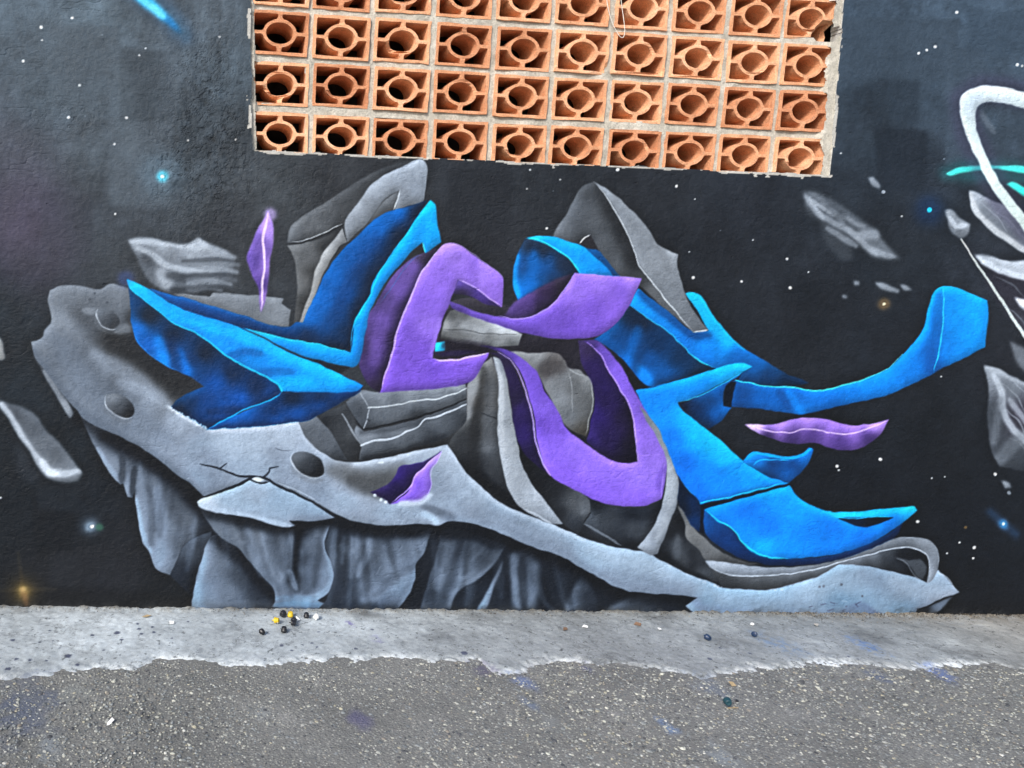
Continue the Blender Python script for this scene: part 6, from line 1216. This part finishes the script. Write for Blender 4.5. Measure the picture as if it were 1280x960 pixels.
def nozzle(u, v, mat, scale, tip, label, group=None):
    """spray can nozzle: ribbed skirt, rounded press top with a finger dish, front orifice, stem"""
    p = on_ground(u, v, 0.013)
    root = empty('spray_nozzle', p)
    rad = 0.0115 * scale
    prof = [(0.001, 0.0), (rad * 0.9, 0.0), (rad, 0.001), (rad, 0.008 * scale), (rad * 0.86, 0.0095 * scale), (rad * 0.82, 0.016 * scale), (rad * 0.72, 0.0185 * scale), (rad * 0.45, 0.0172 * scale), (0.0005, 0.0162 * scale)]
    vv_, ff_ = lathe(prof)
    mesh_py('cap_body', vv_, ff_, mat, root, smooth=True)
    vv_, ff_ = lathe([(0.0003, 0.0), (0.0028 * scale, 0.0), (0.0028 * scale, 0.0016), (0.0013 * scale, 0.0018), (0.0012 * scale, 0.0006), (0.0002, 0.0006)], 10)
    o = mesh_py('orifice', vv_, ff_, M_WHITEP if mat is M_YEL else mat, root)
    o.rotation_euler = (math.radians(90), 0, 0); o.location = (0, -rad * 0.80, 0.0125 * scale)
    vv_, ff_ = lathe([(0.0003, -0.009 * scale), (0.0022 * scale, -0.009 * scale), (0.0022 * scale, 0.0), (0.0003, 0.0)], 10)
    st = mesh_py('stem', vv_, ff_, mat, root)
    ax, ay, az = tip
    root.rotation_euler = (math.radians(ax), math.radians(ay), math.radians(az))
    lift = {True: rad * 0.98, False: 0.0}[abs(ax) > 45 or abs(ay) > 45]
    root.location = Vector((p[0], p[1], p[2] + lift - (0.002)))
    if not (abs(ax) > 45 or abs(ay) > 45): st.location = (0, 0, 0.0085 * scale)
    tag(root, label, 'spray nozzle', group)
    return root
GRP = 'spray can nozzles dropped by the wall'
nozzle(326, 791, M_BLACKP, 1.0, (100, 0, 30), 'black spray nozzle lying alone, farthest from the wall beside the pile', GRP)
nozzle(355, 789, M_BLACKP, 1.1, (0, 0, 20), 'black spray nozzle standing below the yellow nozzles', GRP)
nozzle(343, 778, M_YEL, 1.05, (80, 20, 60), 'yellow spray nozzle lying left of the others in the pile', GRP)
nozzle(355, 769, M_BLACKP, 1.15, (95, 0, -40), 'black spray nozzle against the wall beside a yellow one', GRP)
nozzle(363, 770, M_YEL, 1.1, (0, 0, 150), 'yellow spray nozzle upright against the wall between black and white bits', GRP)
nozzle(364, 781, M_BLACKP, 1.0, (90, 0, 70), 'black spray nozzle touching another, in front of the white triangle', GRP)
nozzle(369, 777, M_BLACKP, 0.95, (85, 0, -60), 'black spray nozzle just under the white paper triangle', GRP)
nozzle(383, 771, M_BLACKP, 1.05, (0, 0, 10), 'black spray nozzle beside the crumpled white scrap', GRP)
nozzle(882, 798, M_NAVY, 1.05, (95, 0, 15), 'dark blue spray nozzle lying on concrete under the rock tail')
nozzle(942, 795, M_NAVY, 0.95, (100, 0, 120), 'navy spray nozzle lying near the wall below the rock tail')
nozzle(908, 879, M_TEALP, 1.15, (90, 0, -20), 'dark teal spray nozzle lying out on the asphalt')
def crumple(name, u, v, r_, mat, seed, label, cat, flat=0.75, up=0.012):
    rr = np.random.default_rng(seed); p = on_ground(u, v, up)
    vv_ = [tuple(np.array(q) * r_ * rr.uniform(0.62, 1.2) * np.array([1, 1, flat]) + np.array([0, 0, r_ * flat * 0.5])) for q in ico] + [(0, 0, -r_ * flat * 0.15)]
    ff_ = icof + [(6 + (k + 1) % 5, 6 + k, 11) for k in range(5)]
    o = mesh_py(name, vv_, ff_, mat); o.location = p
    sm = o.modifiers.new('Subdivision', 'SUBSURF'); sm.subdivision_type = 'SIMPLE'; sm.levels = sm.render_levels = 2
    tx = bpy.data.textures.new('crease', 'VORONOI'); tx.noise_scale = r_ * 0.7
    dm = o.modifiers.new('Displace', 'DISPLACE'); dm.texture = tx; dm.strength = r_ * 0.5; dm.mid_level = 0.4
    tag(o, label, cat)
    return o
crumple('paper_scrap', 395, 773, 0.016, M_WHITEP, 2, 'crumpled white paper scrap at the wall, largest of the litter pile', 'paper', 0.9)
def flake(name, u, v, pts, mat, label, cat, ang=0, tilt=0.0, up=0.013, th=0.0012):
    p = on_ground(u, v, up); n = len(pts)
    vv_ = [(x, y, th + 0.004 * tilt * (i % 2)) for i, (x, y) in enumerate(pts)] + [(x, y, 0.004 * tilt * (i % 2)) for i, (x, y) in enumerate(pts)]
    ff_ = [tuple(range(n)), tuple(range(2 * n - 1, n - 1, -1))] + [(i, n + i, n + (i + 1) % n, (i + 1) % n) for i in range(n)]
    o = mesh_py(name, vv_, ff_, mat); o.location = p; o.rotation_euler = (tilt * 0.8, 0, ang)
    tag(o, label, cat); return o
flake('paper_scrap', 371, 774, [(-.012, -.008), (.013, -.006), (.001, .014)], M_WHITEP, 'small white paper triangle leaning among the nozzles', 'paper', 0.2, 1.0)
flake('leaf_litter', 183, 770, [(-.02, -.004), (0, -.008), (.022, .001), (.004, .007)], M_TAN, 'small yellow dry leaf by the wall foot at left', 'leaf', 0.1, .3)
flake('paper_scrap', 214, 778, [(-.011, -.009), (.009, -.012), (.013, .005), (-.004, .011)], M_WHITEP, 'small pale scrap on the concrete near the dry leaf', 'paper', 0.4, .3)
flake('plaster_chip', 137, 903, [(-.010, -.016), (.004, -.010), (.012, .012), (.002, .018), (-.004, .004)], M_WHITEP, 'white flaked chip lying on the asphalt at left', 'chip', -0.3, .4, 0.003)
flake('plaster_chip', 731, 783, [(-.013, -.005), (.010, -.009), (.014, .004), (-.002, .009)], M_WHITEP, 'white paint chip on the concrete under the thin neck of rock', 'chip', -0.2, .3)
flake('plaster_chip', 824, 786, [(-.007, -.006), (.006, -.008), (.009, .004), (-.002, .008)], M_WHITEP, 'pale chip on the concrete left of the dark blue nozzle', 'chip', .3, .2)
flake('leaf_litter', 706, 786, [(-.018, -.005), (.004, -.010), (.018, .002), (.000, .008)], M_RUST, 'small rust brown leaf at the wall foot below the small grey cone', 'leaf', .5, .4)
flake('leaf_litter', 797, 780, [(-.016, -.006), (.010, -.012), (.016, .006), (-.006, .010)], M_RUST, 'brown dry leaf at the wall foot beside the rock tail', 'leaf', -.4, .5)
flake('leaf_litter', 915, 855, [(-.010, -.010), (.008, -.012), (.012, .008), (-.006, .012)], M_TAN, 'tan dry leaf on the asphalt edge above the teal nozzle', 'leaf', .2, .4, 0.006)
flake('leaf_litter', 916, 885, [(-.022, -.001), (.02, -.003), (.022, .001), (-.018, .003)], M_TAN, 'thin tan straw beside the teal nozzle on the asphalt', 'straw', .05, .1, 0.003)
crumple('plaster_chip', 940, 781, 0.008, M_WHITEP, 7, 'tiny white lump at the wall foot above the navy nozzle', 'chip', 0.8)
crumple('pebble', 1020, 782, 0.010, simple('grey_stone', (0.3, 0.29, 0.27), 0.85), 8, 'small grey stone at the wall foot below the rock tail', 'stone', 0.8)
crumple('pebble', 921, 877, 0.006, M_BLACKP, 11, 'tiny black grit right of the teal nozzle', 'stone', 0.8, 0.002)
# hanging string over the screen
cu = bpy.data.curves.new('hanging_string', 'CURVE'); cu.dimensions = '3D'; cu.bevel_depth = 0.0013; cu.bevel_resolution = 2
sp_ = cu.splines.new('NURBS')
path = [(757, -60), (758, -20), (759, 0), (762, 16), (767, 31), (774, 44), (779, 48), (782, 42), (781, 28), (778, 8), (776, -10), (773, -60)]
sp_.points.add(len(path) - 1)
for i, (u, v) in enumerate(path):
    x, z = on_wall(u, v); sp_.points[i].co = (x, 0.004, z, 1)
sp_.use_endpoint_u = True; sp_.order_u = 3
so = bpy.data.objects.new('hanging_string', cu); COL.objects.link(so)
dg_ = bpy.context.evaluated_depsgraph_get(); me = bpy.data.meshes.new_from_object(so.evaluated_get(dg_))
bpy.data.objects.remove(so)
me.materials.clear(); me.materials.append(M_STR)
so = bpy.data.objects.new('hanging_string', me); COL.objects.link(so)
tag(so, 'loop of thin white string hanging over the clay bricks', 'string')
